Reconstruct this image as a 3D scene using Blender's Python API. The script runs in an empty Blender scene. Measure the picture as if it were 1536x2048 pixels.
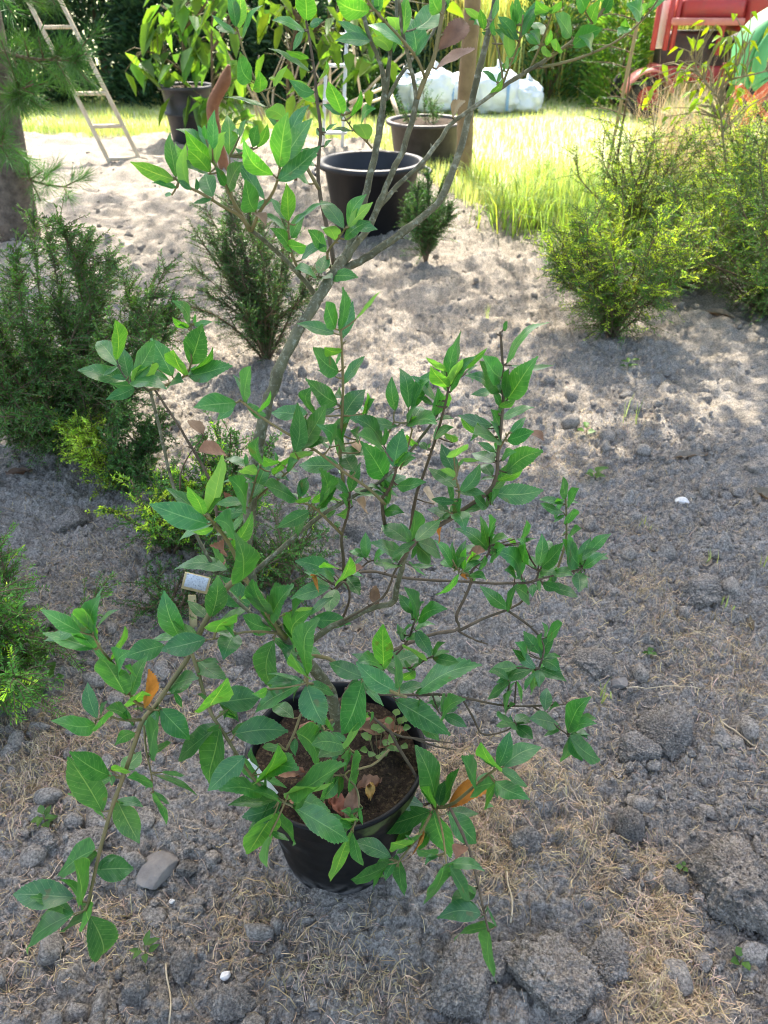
import bpy, math, random
import numpy as np

# ------------------------------------------------------------------ camera, world, sun, exposure
SC = bpy.context.scene
COL = SC.collection
R = math.radians
FPX, PITCH, CAMH = 1540.0, R(35.0), 1.40
cam_d = bpy.data.cameras.new("camera")
cam = bpy.data.objects.new("camera", cam_d)
COL.objects.link(cam)
cam.location = (0, 0, CAMH)
cam.rotation_euler = (R(90) - PITCH, 0, 0)
cam_d.sensor_fit = 'VERTICAL'
cam_d.sensor_height = 36.0
cam_d.lens = FPX / 2048 * 36.0
cam_d.clip_start, cam_d.clip_end = 0.02, 1500
cam_d.dof.use_dof = True
cam_d.dof.focus_distance = 1.2
cam_d.dof.aperture_fstop = 8.0
SC.camera = cam

SUN_EL, SUN_AZ = R(50), R(-5)          # azimuth measured from +Y towards +X
world = bpy.data.worlds.new("World")
SC.world = world
world.use_nodes = True
wn = world.node_tree
for n in list(wn.nodes):
    wn.nodes.remove(n)
w_sky = wn.nodes.new('ShaderNodeTexSky')
w_sky.sky_type = 'NISHITA'
w_sky.sun_disc = False
w_sky.sun_elevation = SUN_EL
w_sky.sun_rotation = SUN_AZ
w_sky.dust_density = 4.0
w_sky.ozone_density = 0.3
w_bg = wn.nodes.new('ShaderNodeBackground')
w_bg.inputs['Strength'].default_value = 0.15
w_out = wn.nodes.new('ShaderNodeOutputWorld')
wn.links.new(w_sky.outputs[0], w_bg.inputs[0])
wn.links.new(w_bg.outputs[0], w_out.inputs[0])

sun_d = bpy.data.lights.new("sun", 'SUN')
sun_d.energy = 2.7
sun_d.angle = R(0.5)
sun_d.color = (1.0, 0.93, 0.82)
sun = bpy.data.objects.new("sun", sun_d)
COL.objects.link(sun)
SUNV = np.array([math.sin(SUN_AZ) * math.cos(SUN_EL), math.cos(SUN_AZ) * math.cos(SUN_EL), math.sin(SUN_EL)])
sun.rotation_euler = (R(90) - SUN_EL, 0, math.pi - SUN_AZ)

SC.view_settings.view_transform = 'Standard'
SC.view_settings.look = 'None'
SC.view_settings.gamma = 1.0
SC.view_settings.exposure = 2.3
SC.render.engine = 'CYCLES'
SC.cycles.use_denoising = True
SC.cycles.filter_width = 1.0
SC.cycles.max_bounces = 8
SC.cycles.transparent_max_bounces = 8
SC.cycles.sample_clamp_indirect = 6.0

# ------------------------------------------------------------------ helpers
_c, _s = math.cos(PITCH), math.sin(PITCH)
def ray(px, py):
    u, v = (px - 768) / FPX, (1024 - py) / FPX
    return np.array([u, _c + v * _s, -_s + v * _c])
def at(px, py, Y):                       # a point of the photo measured out at distance Y
    d = ray(px, py); t = Y / d[1]
    return np.array([d[0] * t, Y, CAMH + d[2] * t])
def gnd(px, py):                         # a point of the photo lying on flat ground
    d = ray(px, py); t = -CAMH / d[2]
    return d[0] * t, d[1] * t
def depth(p):
    return p[1] * _c + (CAMH - p[2]) * _s

def tag(o, label=None, cat=None, group=None, kind=None):
    if label: o['label'] = label
    if cat: o['category'] = cat
    if group: o['group'] = group
    if kind: o['kind'] = kind
    return o
def empty(name, loc, label, cat, group=None, rz=0):
    o = bpy.data.objects.new(name, None)
    o.location = loc; o.rotation_euler = (0, 0, rz)
    o.empty_display_size = 0.05
    COL.objects.link(o)
    return tag(o, label, cat, group)
def mk(name, V, F, mat, parent=None, smooth=False, tint=None, uv=None):
    """one mesh object from vertex array V and a list of constant-width face arrays F"""
    V = np.asarray(V, dtype=np.float32)
    if not isinstance(F, list): F = [F]
    F = [np.asarray(f, dtype=np.int32) for f in F if len(f)]
    if parent is not None:
        V = V - np.array(parent_world(parent), dtype=np.float32)
    me = bpy.data.meshes.new(name)
    me.vertices.add(len(V)); me.vertices.foreach_set('co', V.ravel())
    loops = np.concatenate([f.ravel() for f in F])
    tot = np.concatenate([np.full(len(f), f.shape[1], dtype=np.int32) for f in F])
    start = np.concatenate([[0], np.cumsum(tot)[:-1]]).astype(np.int32)
    me.loops.add(len(loops)); me.loops.foreach_set('vertex_index', loops)
    me.polygons.add(len(tot)); me.polygons.foreach_set('loop_start', start)
    try: me.polygons.foreach_set('loop_total', tot)
    except Exception: pass
    if smooth: me.polygons.foreach_set('use_smooth', np.ones(len(tot), dtype=bool))
    if tint is not None:
        a = me.attributes.new('tint', 'FLOAT_COLOR', 'POINT')
        t = np.ones((len(V), 4), dtype=np.float32); t[:, :3] = tint
        a.data.foreach_set('color', t.ravel())
    if uv is not None:
        a = me.attributes.new('leafuv', 'FLOAT_VECTOR', 'POINT')
        t = np.zeros((len(V), 3), dtype=np.float32); t[:, :2] = uv
        a.data.foreach_set('vector', t.ravel())
    me.update(calc_edges=True)
    me.validate()
    if mat is not None: me.materials.append(mat)
    o = bpy.data.objects.new(name, me)
    COL.objects.link(o)
    if parent is not None: o.parent = parent
    return o
def parent_world(p):
    x = np.zeros(3)
    while p is not None:
        x += np.array(p.location); p = p.parent
    return x

class Buf:
    def __init__(s): s.V, s.F, s.n, s.T, s.U = [], {}, 0, [], []
    def add(s, V, F, tint=(1, 1, 1), uv=None):
        V = np.asarray(V, dtype=np.float32)
        if not isinstance(F, list): F = [F]
        for f in F:
            f = np.asarray(f, dtype=np.int32)
            if len(f): s.F.setdefault(f.shape[1], []).append(f + s.n)
        t = np.empty((len(V), 3), dtype=np.float32); t[:] = tint
        s.T.append(t)
        s.U.append(np.zeros((len(V), 2), dtype=np.float32) if uv is None else np.asarray(uv, dtype=np.float32))
        s.V.append(V); s.n += len(V)
    def build(s, name, mat, parent=None, smooth=False):
        if not s.V: return None
        return mk(name, np.concatenate(s.V), [np.concatenate(f) for f in s.F.values()], mat, parent, smooth,
                  np.concatenate(s.T), np.concatenate(s.U))

def norm(a):
    a = np.asarray(a, dtype=float)
    return a / (np.linalg.norm(a, axis=-1, keepdims=True) + 1e-12)
def spline(P, n):                        # Catmull-Rom resample of points (rows may carry extra columns)
    P = np.asarray(P, dtype=float)
    if len(P) < 3:
        t = np.linspace(0, 1, n)[:, None]; return P[0] * (1 - t) + P[-1] * t
    Q = np.vstack([2 * P[0] - P[1], P, 2 * P[-1] - P[-2]])
    out = []
    for t in np.linspace(0, len(P) - 1 - 1e-6, n):
        i = int(t); f = t - i
        a, b, c, d = Q[i], Q[i + 1], Q[i + 2], Q[i + 3]
        out.append(0.5 * ((2 * b) + (c - a) * f + (2 * a - 5 * b + 4 * c - d) * f * f + (3 * b - a - 3 * c + d) * f ** 3))
    return np.array(out)
def tube(P, rad, k=8, cap=True):
    P = np.asarray(P, dtype=float); n = len(P)
    rad = np.broadcast_to(np.asarray(rad, dtype=float), (n,))
    T = norm(np.gradient(P, axis=0))
    ref = np.array([0.0, 0, 1]) if abs(T[0][2]) < 0.9 else np.array([1.0, 0, 0])
    A = norm(np.cross(T[0], ref)); V = []
    ang = np.linspace(0, 2 * np.pi, k, endpoint=False)
    for i in range(n):
        A = norm(A - T[i] * np.dot(A, T[i])); B = np.cross(T[i], A)
        V.append(P[i] + rad[i] * (np.cos(ang)[:, None] * A + np.sin(ang)[:, None] * B))
    V = np.concatenate(V)
    i, j = np.meshgrid(np.arange(n - 1), np.arange(k), indexing='ij')
    a = i * k + j; b = i * k + (j + 1) % k
    F = [np.stack([a, b, b + k, a + k], -1).reshape(-1, 4)]
    if cap:
        F.append(np.array([list(range(k))[::-1], list(range((n - 1) * k, n * k))]))
    return V, F
def box(c, s, rot=None, bev=0.0):
    """a box (centre c, full sizes s, optional 3x3 axes) with chamfered edges"""
    s = np.asarray(s, float) / 2
    b = min(bev, s.min() * 0.6)
    if b <= 0:
        V = np.array([[x, y, z] for x in (-1, 1) for y in (-1, 1) for z in (-1, 1)]) * s
        F = [np.array([[0, 1, 3, 2], [4, 6, 7, 5], [0, 4, 5, 1], [2, 3, 7, 6], [0, 2, 6, 4], [1, 5, 7, 3]])]
    else:
        V = []; idx = {}
        for x in (-1, 1):
            for y in (-1, 1):
                for z in (-1, 1):
                    for a in range(3):
                        v = np.array([x, y, z]) * s; 
                        for q in range(3):
                            if q != a: v[q] -= np.sign(v[q]) * b
                        idx[(x, y, z, a)] = len(V); V.append(v)
        V = np.array(V); Q = []; T3 = []
        for a in range(3):
            o1, o2 = (a + 1) % 3, (a + 2) % 3
            for sg in (-1, 1):
                cs = []
                for p, q in ((-1, -1), (1, -1), (1, 1), (-1, 1)):
                    k = [0, 0, 0]; k[a] = sg; k[o1] = p; k[o2] = q
                    cs.append(idx[(*k, a)])
                Q.append(cs if sg > 0 else cs[::-1])
        for a in range(3):                # edge chamfers: edges parallel to axis a
            o1, o2 = (a + 1) % 3, (a + 2) % 3
            for p in (-1, 1):
                for q in (-1, 1):
                    def K(sa, ax):
                        k = [0, 0, 0]; k[a] = sa; k[o1] = p; k[o2] = q
                        return idx[(*k, ax)]
                    f = [K(-1, o1), K(1, o1), K(1, o2), K(-1, o2)]
                    Q.append(f if p * q < 0 else f[::-1])
        for x in (-1, 1):
            for y in (-1, 1):
                for z in (-1, 1):
                    f = [idx[(x, y, z, 0)], idx[(x, y, z, 1)], idx[(x, y, z, 2)]]
                    T3.append(f if x * y * z > 0 else f[::-1])
        F = [np.array(Q), np.array(T3)]
    if rot is not None: V = V @ np.asarray(rot)
    return V + np.asarray(c, float), F
def bar(a, b, w, h, up=(0, 0, 1), bev=0.004):
    a, b = np.asarray(a, float), np.asarray(b, float)
    d = b - a; L = np.linalg.norm(d); d = d / L
    s = norm(np.cross(d, up)); u = np.cross(s, d)
    return box((a + b) / 2, (L, w, h), np.array([d, s, u]), bev)
def lathe(prof, c, k=48):
    """prof: list of (radius, z); closed end if radius 0"""
    P = np.array(prof, float); n = len(P)
    ang = np.linspace(0, 2 * np.pi, k, endpoint=False)
    V = np.concatenate([np.stack([r * np.cos(ang), r * np.sin(ang), np.full(k, z)], -1) for r, z in P]) + np.asarray(c, float)
    i, j = np.meshgrid(np.arange(n - 1), np.arange(k), indexing='ij')
    a = i * k + j; b = i * k + (j + 1) % k
    return V, [np.stack([a, b, b + k, a + k], -1).reshape(-1, 4)]

# numpy noise
def _h(ix, iy, iz, s):
    h = (ix.astype(np.int64) * 374761393 + iy.astype(np.int64) * 668265263 + iz * 2147483647 + s * 1274126177) & 0xffffffff
    h = ((h ^ (h >> 13)) * 1274126177) & 0xffffffff
    h = ((h ^ (h >> 15)) * 2246822519) & 0xffffffff
    return ((h ^ (h >> 16)) & 0xffff) / 65535.0
def vn2(x, y, s=0):
    ix, iy = np.floor(x), np.floor(y); fx, fy = x - ix, y - iy
    fx, fy = fx * fx * (3 - 2 * fx), fy * fy * (3 - 2 * fy)
    ix, iy = ix.astype(np.int64), iy.astype(np.int64)
    a, b = _h(ix, iy, 0, s), _h(ix + 1, iy, 0, s); c, d = _h(ix, iy + 1, 0, s), _h(ix + 1, iy + 1, 0, s)
    return (a * (1 - fx) + b * fx) * (1 - fy) + (c * (1 - fx) + d * fx) * fy
def fbm(x, y, s=0, o=4):
    r, a, t = 0, 1.0, 0
    for k in range(o):
        r = r + a * vn2(x * 2 ** k + 17.3 * k, y * 2 ** k - 9.1 * k, s + k); t += a; a *= 0.5
    return r / t
def vn3(P, s=0):
    I = np.floor(P); f = P - I; f = f * f * (3 - 2 * f); I = I.astype(np.int64); r = 0
    for dx in (0, 1):
        for dy in (0, 1):
            for dz in (0, 1):
                w = (f[:, 0] if dx else 1 - f[:, 0]) * (f[:, 1] if dy else 1 - f[:, 1]) * (f[:, 2] if dz else 1 - f[:, 2])
                r = r + w * _h(I[:, 0] + dx, I[:, 1] + dy, I[:, 2] + dz, s)
    return r
def fb3(P, s=0, o=4):
    r, a, t = 0, 1.0, 0
    for k in range(o):
        r = r + a * vn3(P * 2 ** k + 31.7 * k, s + k); t += a; a *= 0.5
    return r / t
def bumps(x, y, cell, s, prob, r0, r1):
    ix, iy = np.floor(x / cell).astype(np.int64), np.floor(y / cell).astype(np.int64)
    out = np.zeros_like(x)
    for dx in (-1, 0, 1):
        for dy in (-1, 0, 1):
            a, b = ix + dx, iy + dy
            on = _h(a, b, 0, s) < prob
            cx = (a + _h(a, b, 1, s)) * cell; cy = (b + _h(a, b, 2, s)) * cell
            rr = cell * (r0 + (r1 - r0) * _h(a, b, 3, s) ** 2)
            th = _h(a, b, 4, s) * 6.28; el = 0.65 + 0.6 * _h(a, b, 5, s)
            ux, uy = x - cx, y - cy
            p = ux * np.cos(th) + uy * np.sin(th); q = -ux * np.sin(th) + uy * np.cos(th)
            d2 = (p * el) ** 2 + (q / el) ** 2
            mx = np.maximum(np.abs(p) * el, np.abs(q) / el) * 1.12
            h = 0.35 * np.sqrt(np.maximum(0, rr * rr - d2)) + 0.72 * np.maximum(0, rr - mx)
            h = np.minimum(h, rr * (0.42 + 0.4 * _h(a, b, 7, s)) + (p * (_h(a, b, 8, s) - 0.5) + q * (_h(a, b, 9, s) - 0.5)) * 1.1)
            h = np.maximum(h, 0) * (0.62 + 0.45 * _h(a, b, 6, s))
            out = np.maximum(out, np.where(on, h, 0))
    return out

POT = (-0.085, 0.872)
def lawn_edge(x):
    return np.interp(x, [-30, -1.2, -0.2, 0.25, 0.6, 1.6, 4, 30], [9.2, 9.0, 8.7, 7.4, 5.9, 5.5, 5.4, 5.4]) + 0.25 * (fbm(x * 1.7, x * 0 + 3.0, 5, 3) - 0.5)
def sstep(a, b, x):
    t = np.clip((x - a) / (b - a), 0, 1); return t * t * (3 - 2 * t)
def ground_h(x, y):
    x = np.asarray(x, float); y = np.asarray(y, float)
    wx = x + 0.035 * (fbm(x * 14, y * 14, 71, 3) - 0.5) + 0.016 * (fbm(x * 55, y * 55, 74, 2) - 0.5); wy = y + 0.035 * (fbm(x * 14 + 40, y * 14, 72, 3) - 0.5) + 0.016 * (fbm(x * 55 + 9, y * 55, 75, 2) - 0.5)
    far = sstep(2.2, 4.5, y)
    c = sstep(0.36, 0.62, fbm(x * 2.2, y * 2.2, 11, 3))
    und = 0.06 * (fbm(x * 1.1, y * 1.1, 3, 4) - 0.5) + 0.05 * (fbm(x * 4.2, y * 4.2, 31, 3) - 0.5)
    b1 = bumps(wx, wy, 0.15, 21, 0.5, 0.18, 0.46) * (0.3 + 0.7 * c) * (1 - 0.2 * far)
    b2 = bumps(wx, wy, 0.062, 22, 0.62, 0.16, 0.5) * (0.45 + 0.55 * c)
    b3 = bumps(wx, wy, 0.027, 23, 0.75, 0.2, 0.52) * 0.9
    b4 = bumps(wx + 0.004 * fbm(x * 90, y * 90, 73, 2), wy, 0.0135, 24, 0.8, 0.22, 0.5)
    bil = np.abs(fbm(x * 30, y * 30, 41, 4) - 0.5)
    und = und + far * (0.10 * (fbm(x * 3.3, y * 3.3, 35, 3) - 0.5) + 0.05 * (fbm(x * 9, y * 9, 36, 3) - 0.5))
    h = und + np.maximum(b1 * 0.8, b2 * 0.8) + 0.9 * b3 + 0.85 * b4 + 0.062 * (0.14 - bil) + 0.018 * (0.12 - np.abs(fbm(x * 75, y * 75, 47, 3) - 0.5)) + 0.010 * (fbm(x * 110, y * 110, 44, 2) - 0.5) + 0.022 * (fbm(x * 16, y * 16, 42, 2) - 0.5)
    d2 = (x - POT[0]) ** 2 + (y - POT[1]) ** 2
    h = h * (1 - 0.85 * np.exp(-(d2 / 0.15 ** 2) ** 2))
    return h * (1 - sstep(-0.15, 0.25, y - lawn_edge(x)))
def gh(x, y): return float(ground_h(np.array([x]), np.array([y]))[0])

# ------------------------------------------------------------------ materials
def pmat(name, c1, c2=None, scale=10.0, rough=0.85, bump=0.0, bscale=120.0, transl=0.0, spec=0.4, attr=False,
         c3=None, scale3=60.0, tcol=None, metal=0.0, detail=5.0, stretch=None, bdist=0.01, grain=0):
    m = bpy.data.materials.new(name); m.use_nodes = True
    nt = m.node_tree; N, L = nt.nodes, nt.links
    for n in list(N): N.remove(n)
    out = N.new('ShaderNodeOutputMaterial'); bs = N.new('ShaderNodeBsdfPrincipled')
    bs.inputs['Roughness'].default_value = rough
    bs.inputs['Specular IOR Level'].default_value = spec
    bs.inputs['Metallic'].default_value = metal
    geo = N.new('ShaderNodeNewGeometry'); vec = geo.outputs['Position']
    if stretch:
        mp = N.new('ShaderNodeMapping'); mp.inputs['Scale'].default_value = stretch
        tc = N.new('ShaderNodeTexCoord'); L.new(tc.outputs['Object'], mp.inputs[0]); vec = mp.outputs[0]
    def noise(sc, dt=detail):
        n = N.new('ShaderNodeTexNoise'); n.inputs['Scale'].default_value = sc; n.inputs['Detail'].default_value = dt
        n.inputs['Roughness'].default_value = 0.62
        L.new(vec, n.inputs['Vector']); return n
    def mixc(f, a, b, mode='MIX'):
        x = N.new('ShaderNodeMix'); x.data_type = 'RGBA'; x.blend_type = mode
        if isinstance(f, (int, float)): x.inputs[0].default_value = f
        else: L.new(f, x.inputs[0])
        for i, v in ((6, a), (7, b)):
            if isinstance(v, (tuple, list)): x.inputs[i].default_value = (*v, 1)
            else: L.new(v, x.inputs[i])
        return x.outputs[2]
    def ramp(src, lo, hi):
        r = N.new('ShaderNodeMapRange'); r.inputs[1].default_value = lo; r.inputs[2].default_value = hi
        L.new(src, r.inputs[0]); return r.outputs[0]
    col = c1
    if c2: col = mixc(ramp(noise(scale).outputs[0], 0.34, 0.66), c1, c2)
    if c3: col = mixc(ramp(noise(scale3).outputs[0], 0.52, 0.72), col, c3)
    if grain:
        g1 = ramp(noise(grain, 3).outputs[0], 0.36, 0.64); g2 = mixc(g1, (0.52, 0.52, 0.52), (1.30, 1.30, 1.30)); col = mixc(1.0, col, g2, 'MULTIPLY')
    if attr:
        at_ = N.new('ShaderNodeAttribute'); at_.attribute_name = 'tint'
        col = mixc(1.0, col, at_.outputs['Color'], 'MULTIPLY')
    if isinstance(col, tuple): bs.inputs['Base Color'].default_value = (*col, 1)
    else: L.new(col, bs.inputs['Base Color'])
    if bump:
        b = N.new('ShaderNodeBump'); b.inputs['Strength'].default_value = bump; b.inputs['Distance'].default_value = bdist
        L.new(noise(bscale, 8).outputs[0], b.inputs['Height']); L.new(b.outputs[0], bs.inputs['Normal'])
    if transl:
        tr = N.new('ShaderNodeBsdfTranslucent'); ms = N.new('ShaderNodeMixShader'); ms.inputs[0].default_value = transl
        tc_ = mixc(1.0, col, tcol or (1.5, 1.7, 0.7), 'MULTIPLY'); L.new(tc_, tr.inputs[0])
        L.new(bs.outputs[0], ms.inputs[1]); L.new(tr.outputs[0], ms.inputs[2]); L.new(ms.outputs[0], out.inputs[0])
    else: L.new(bs.outputs[0], out.inputs[0])
    m['_'] = 1
    return m

def oak_leaf_material():
    m = bpy.data.materials.new('oak_leaf'); m.use_nodes = True
    nt = m.node_tree; N, L = nt.nodes, nt.links
    for n in list(N): N.remove(n)
    out = N.new('ShaderNodeOutputMaterial'); bs = N.new('ShaderNodeBsdfPrincipled')
    uv = N.new('ShaderNodeAttribute'); uv.attribute_name = 'leafuv'
    tn = N.new('ShaderNodeAttribute'); tn.attribute_name = 'tint'
    geo = N.new('ShaderNodeNewGeometry')
    sp = N.new('ShaderNodeSeparateXYZ'); L.new(uv.outputs['Vector'], sp.inputs[0])
    def M(op, a, b=None, c=None):
        x = N.new('ShaderNodeMath'); x.operation = op
        for i, v in enumerate((a, b, c)):
            if v is None: continue
            if isinstance(v, (int, float)): x.inputs[i].default_value = v
            else: L.new(v, x.inputs[i])
        return x.outputs[0]
    def rng(src, lo, hi, a=0.0, b=1.0):
        r = N.new('ShaderNodeMapRange'); r.inputs[1].default_value = lo; r.inputs[2].default_value = hi
        r.inputs[3].default_value = a; r.inputs[4].default_value = b
        L.new(src, r.inputs[0]); return r.outputs[0]
    def mixc(f, a, b, mode='MIX'):
        x = N.new('ShaderNodeMix'); x.data_type = 'RGBA'; x.blend_type = mode
        if isinstance(f, (int, float)): x.inputs[0].default_value = f
        else: L.new(f, x.inputs[0])
        for i, v in ((6, a), (7, b)):
            if isinstance(v, (tuple, list)): x.inputs[i].default_value = (*v, 1)
            else: L.new(v, x.inputs[i])
        return x.outputs[2]
    au = M('ABSOLUTE', sp.outputs[0])
    mid = rng(au, 0.02, 0.055, 1, 0)
    vv = M('FRACT', M('SUBTRACT', M('MULTIPLY', sp.outputs[1], 9.0), M('MULTIPLY', au, 1.7)))
    side = M('MULTIPLY', rng(M('ABSOLUTE', M('SUBTRACT', vv, 0.5)), 0.02, 0.07, 1, 0), 0.22)
    edge = M('MULTIPLY', rng(au, 0.95, 1.0, 0, 1), 0.5)
    n1 = N.new('ShaderNodeTexNoise'); n1.inputs['Scale'].default_value = 70; n1.inputs['Detail'].default_value = 5
    L.new(geo.outputs['Position'], n1.inputs['Vector'])
    n2 = N.new('ShaderNodeTexNoise'); n2.inputs['Scale'].default_value = 14
    L.new(geo.outputs['Position'], n2.inputs['Vector'])
    n3 = N.new('ShaderNodeTexNoise'); n3.inputs['Scale'].default_value = 420; n3.inputs['Detail'].default_value = 2
    L.new(geo.outputs['Position'], n3.inputs['Vector'])
    col = mixc(rng(n1.outputs[0], 0.35, 0.65), (0.028, 0.122, 0.032), (0.050, 0.172, 0.044))
    col = mixc(1.0, col, tn.outputs['Color'], 'MULTIPLY')
    col = mixc(M('MULTIPLY', rng(n3.outputs[0], 0.66, 0.74), 0.5), col, (0.25, 0.33, 0.18))   # dust specks
    vein = mixc(1.0, (0.20, 0.34, 0.13), tn.outputs['Color'], 'MULTIPLY')
    col = mixc(M('MAXIMUM', M('MULTIPLY', mid, 0.6), M('MAXIMUM', side, edge)), col, vein)
    n4 = N.new('ShaderNodeTexNoise'); n4.inputs['Scale'].default_value = 38; n4.inputs['Detail'].default_value = 3; L.new(geo.outputs['Position'], n4.inputs['Vector'])
    col = mixc(M('MULTIPLY', rng(n4.outputs[0], 0.67, 0.72), 0.55), col, (0.10, 0.085, 0.025))      # brown blemishes
    under = mixc(0.45, col, (0.16, 0.27, 0.13))
    col = mixc(geo.outputs['Backfacing'], col, under)
    L.new(col, bs.inputs['Base Color'])
    L.new(rng(n2.outputs[0], 0.3, 0.7, 0.30, 0.46), bs.inputs['Roughness'])
    bs.inputs['Specular IOR Level'].default_value = 0.5
    bs.inputs['Coat Weight'].default_value = 0.12; bs.inputs['Coat Roughness'].default_value = 0.22
    b = N.new('ShaderNodeBump'); b.inputs['Strength'].default_value = 0.35; b.inputs['Distance'].default_value = 0.0015
    hgt = M('ADD', M('MULTIPLY', n1.outputs[0], 0.8), M('MULTIPLY', M('MAXIMUM', mid, M('MULTIPLY', side, 3)), -0.7))
    L.new(hgt, b.inputs['Height']); L.new(b.outputs[0], bs.inputs['Normal'])
    tr = N.new('ShaderNodeBsdfTranslucent'); L.new(mixc(1.0, col, (2.2, 2.4, 0.6), 'MULTIPLY'), tr.inputs[0])
    ms = N.new('ShaderNodeMixShader'); ms.inputs[0].default_value = 0.34
    L.new(bs.outputs[0], ms.inputs[1]); L.new(tr.outputs[0], ms.inputs[2]); L.new(ms.outputs[0], out.inputs[0])
    return m

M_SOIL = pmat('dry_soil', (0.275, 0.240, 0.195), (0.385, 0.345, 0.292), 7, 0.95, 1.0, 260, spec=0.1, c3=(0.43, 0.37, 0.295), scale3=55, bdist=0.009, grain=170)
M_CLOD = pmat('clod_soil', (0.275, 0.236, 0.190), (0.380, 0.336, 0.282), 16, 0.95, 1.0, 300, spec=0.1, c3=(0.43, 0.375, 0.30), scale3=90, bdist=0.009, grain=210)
M_STONE = pmat('grey_stone', (0.17, 0.15, 0.13), (0.24, 0.215, 0.185), 30, 0.85, 0.6, 240, spec=0.2, bdist=0.003)
M_WHITE_ST = pmat('white_stone', (0.72, 0.69, 0.64), (0.55, 0.52, 0.47), 60, 0.7, 0.4, 300, bdist=0.002)
M_STRAW = pmat('straw', (0.38, 0.285, 0.165), (0.54, 0.44, 0.29), 30, 0.75, attr=True, transl=0.2, tcol=(1.1, 1.0, 0.8))
M_LAWN = pmat('lawn_earth', (0.36, 0.39, 0.20), (0.48, 0.47, 0.28), 3, 0.95)
M_GRASS = pmat('grass', (0.24, 0.34, 0.10), (0.42, 0.46, 0.20), 1.2, 0.6, transl=0.5, attr=True, tcol=(1.4, 1.35, 0.8))
M_OAK = oak_leaf_material()
M_DEAD = pmat('dead_leaf', (0.12, 0.075, 0.045), (0.20, 0.130, 0.082), 45, 0.7, 0.4, 200, transl=0.2, attr=True, tcol=(1.4, 1.0, 0.7), bdist=0.002)
M_BARK = pmat('grey_bark', (0.068, 0.066, 0.034), (0.142, 0.138, 0.078), 45, 0.75, 0.9, 320, spec=0.3, c3=(0.27, 0.28, 0.20), scale3=130, bdist=0.002)
M_TWIG = pmat('green_twig', (0.135, 0.125, 0.05), (0.19, 0.15, 0.065), 40, 0.65, 0.4, 300, spec=0.3, bdist=0.001)
M_DTWIG = pmat('dark_twig', (0.075, 0.056, 0.036), (0.13, 0.10, 0.065), 60, 0.8, 0.5, 300, spec=0.2, bdist=0.001)
M_YEW = pmat('yew_needles', (0.040, 0.105, 0.026), (0.065, 0.150, 0.036), 9, 0.5, transl=0.3, attr=True, tcol=(1.7, 1.7, 0.6))
M_BROWNST = pmat('brown_stem', (0.11, 0.075, 0.045), (0.18, 0.125, 0.075), 30, 0.85, 0.5, 150, spec=0.2, bdist=0.003)
M_PINEBARK = pmat('pine_bark', (0.085, 0.070, 0.055), (0.20, 0.165, 0.13), 22, 0.9, 1.0, 60, spec=0.2, bdist=0.02)
M_LEAF = pmat('broad_leaf', (0.060, 0.15, 0.028), (0.10, 0.21, 0.04), 6, 0.5, transl=0.42, attr=True, tcol=(2.0, 1.8, 0.5))
M_CONIF = pmat('conifer_foliage', (0.022, 0.062, 0.028), (0.040, 0.095, 0.040), 4, 0.6, transl=0.25, attr=True, tcol=(1.5, 1.5, 0.7))
M_BAMB = pmat('pale_twig', (0.24, 0.18, 0.09), (0.32, 0.25, 0.13), 30, 0.7)

# ------------------------------------------------------------------ leaf-card and needle generators (vectorised)
def leaf_cards(P, D, Nn, L, W, fold=0.25, droop=0.0, tint=None, buf=None):
    """folded six-point leaves: base P, direction D, up Nn"""
    P, D, Nn = np.asarray(P, float), norm(D), np.asarray(Nn, float)
    S = norm(np.cross(D, Nn)); U = np.cross(S, D)
    L = np.broadcast_to(np.asarray(L, float), (len(P),))[:, None]; W = np.broadcast_to(np.asarray(W, float), (len(P),))[:, None]
    dz = np.array([0, 0, -1.0])
    b = P; t = P + D * L + dz * L * droop
    l1 = P + D * L * 0.33 - S * W * 0.5 + U * W * fold + dz * L * droop * 0.12
    l2 = P + D * L * 0.70 - S * W * 0.36 + U * W * fold * 0.7 + dz * L * droop * 0.5
    r1 = P + D * L * 0.33 + S * W * 0.5 + U * W * fold + dz * L * droop * 0.12
    r2 = P + D * L * 0.70 + S * W * 0.36 + U * W * fold * 0.7 + dz * L * droop * 0.5
    V = np.stack([b, r1, r2, t, l2, l1], 1).reshape(-1, 3)
    k = np.arange(len(P))[:, None] * 6
    F = np.concatenate([k + np.array([[0, 1, 2, 3]]), k + np.array([[0, 3, 4, 5]])])
    T = np.repeat(np.asarray(tint if tint is not None else np.ones((len(P), 3))), 6, axis=0)
    buf.add(V, F, T)
def needles(P, D, L, W, tint, buf, rng):
    """thin diamond needles"""
    P, D = np.asarray(P, float), norm(D)
    S = norm(np.cross(D, rng.normal(size=P.shape)))
    L = np.broadcast_to(np.asarray(L, float), (len(P),))[:, None]
    V = np.stack([P, P + D * L * 0.45 + S * W / 2, P + D * L, P + D * L * 0.45 - S * W / 2], 1).reshape(-1, 3)
    buf.add(V, np.arange(len(P))[:, None] * 4 + np.array([[0, 1, 2, 3]]), np.repeat(tint, 4, axis=0))
def rtint(rng, n, lo=0.65, hi=1.3, hue=0.15):
    b = rng.uniform(lo, hi, (n, 1)); h = rng.uniform(-hue, hue, (n, 1))
    return np.concatenate([b * (1 + h), b, b * (1 - h)], 1)

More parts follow.
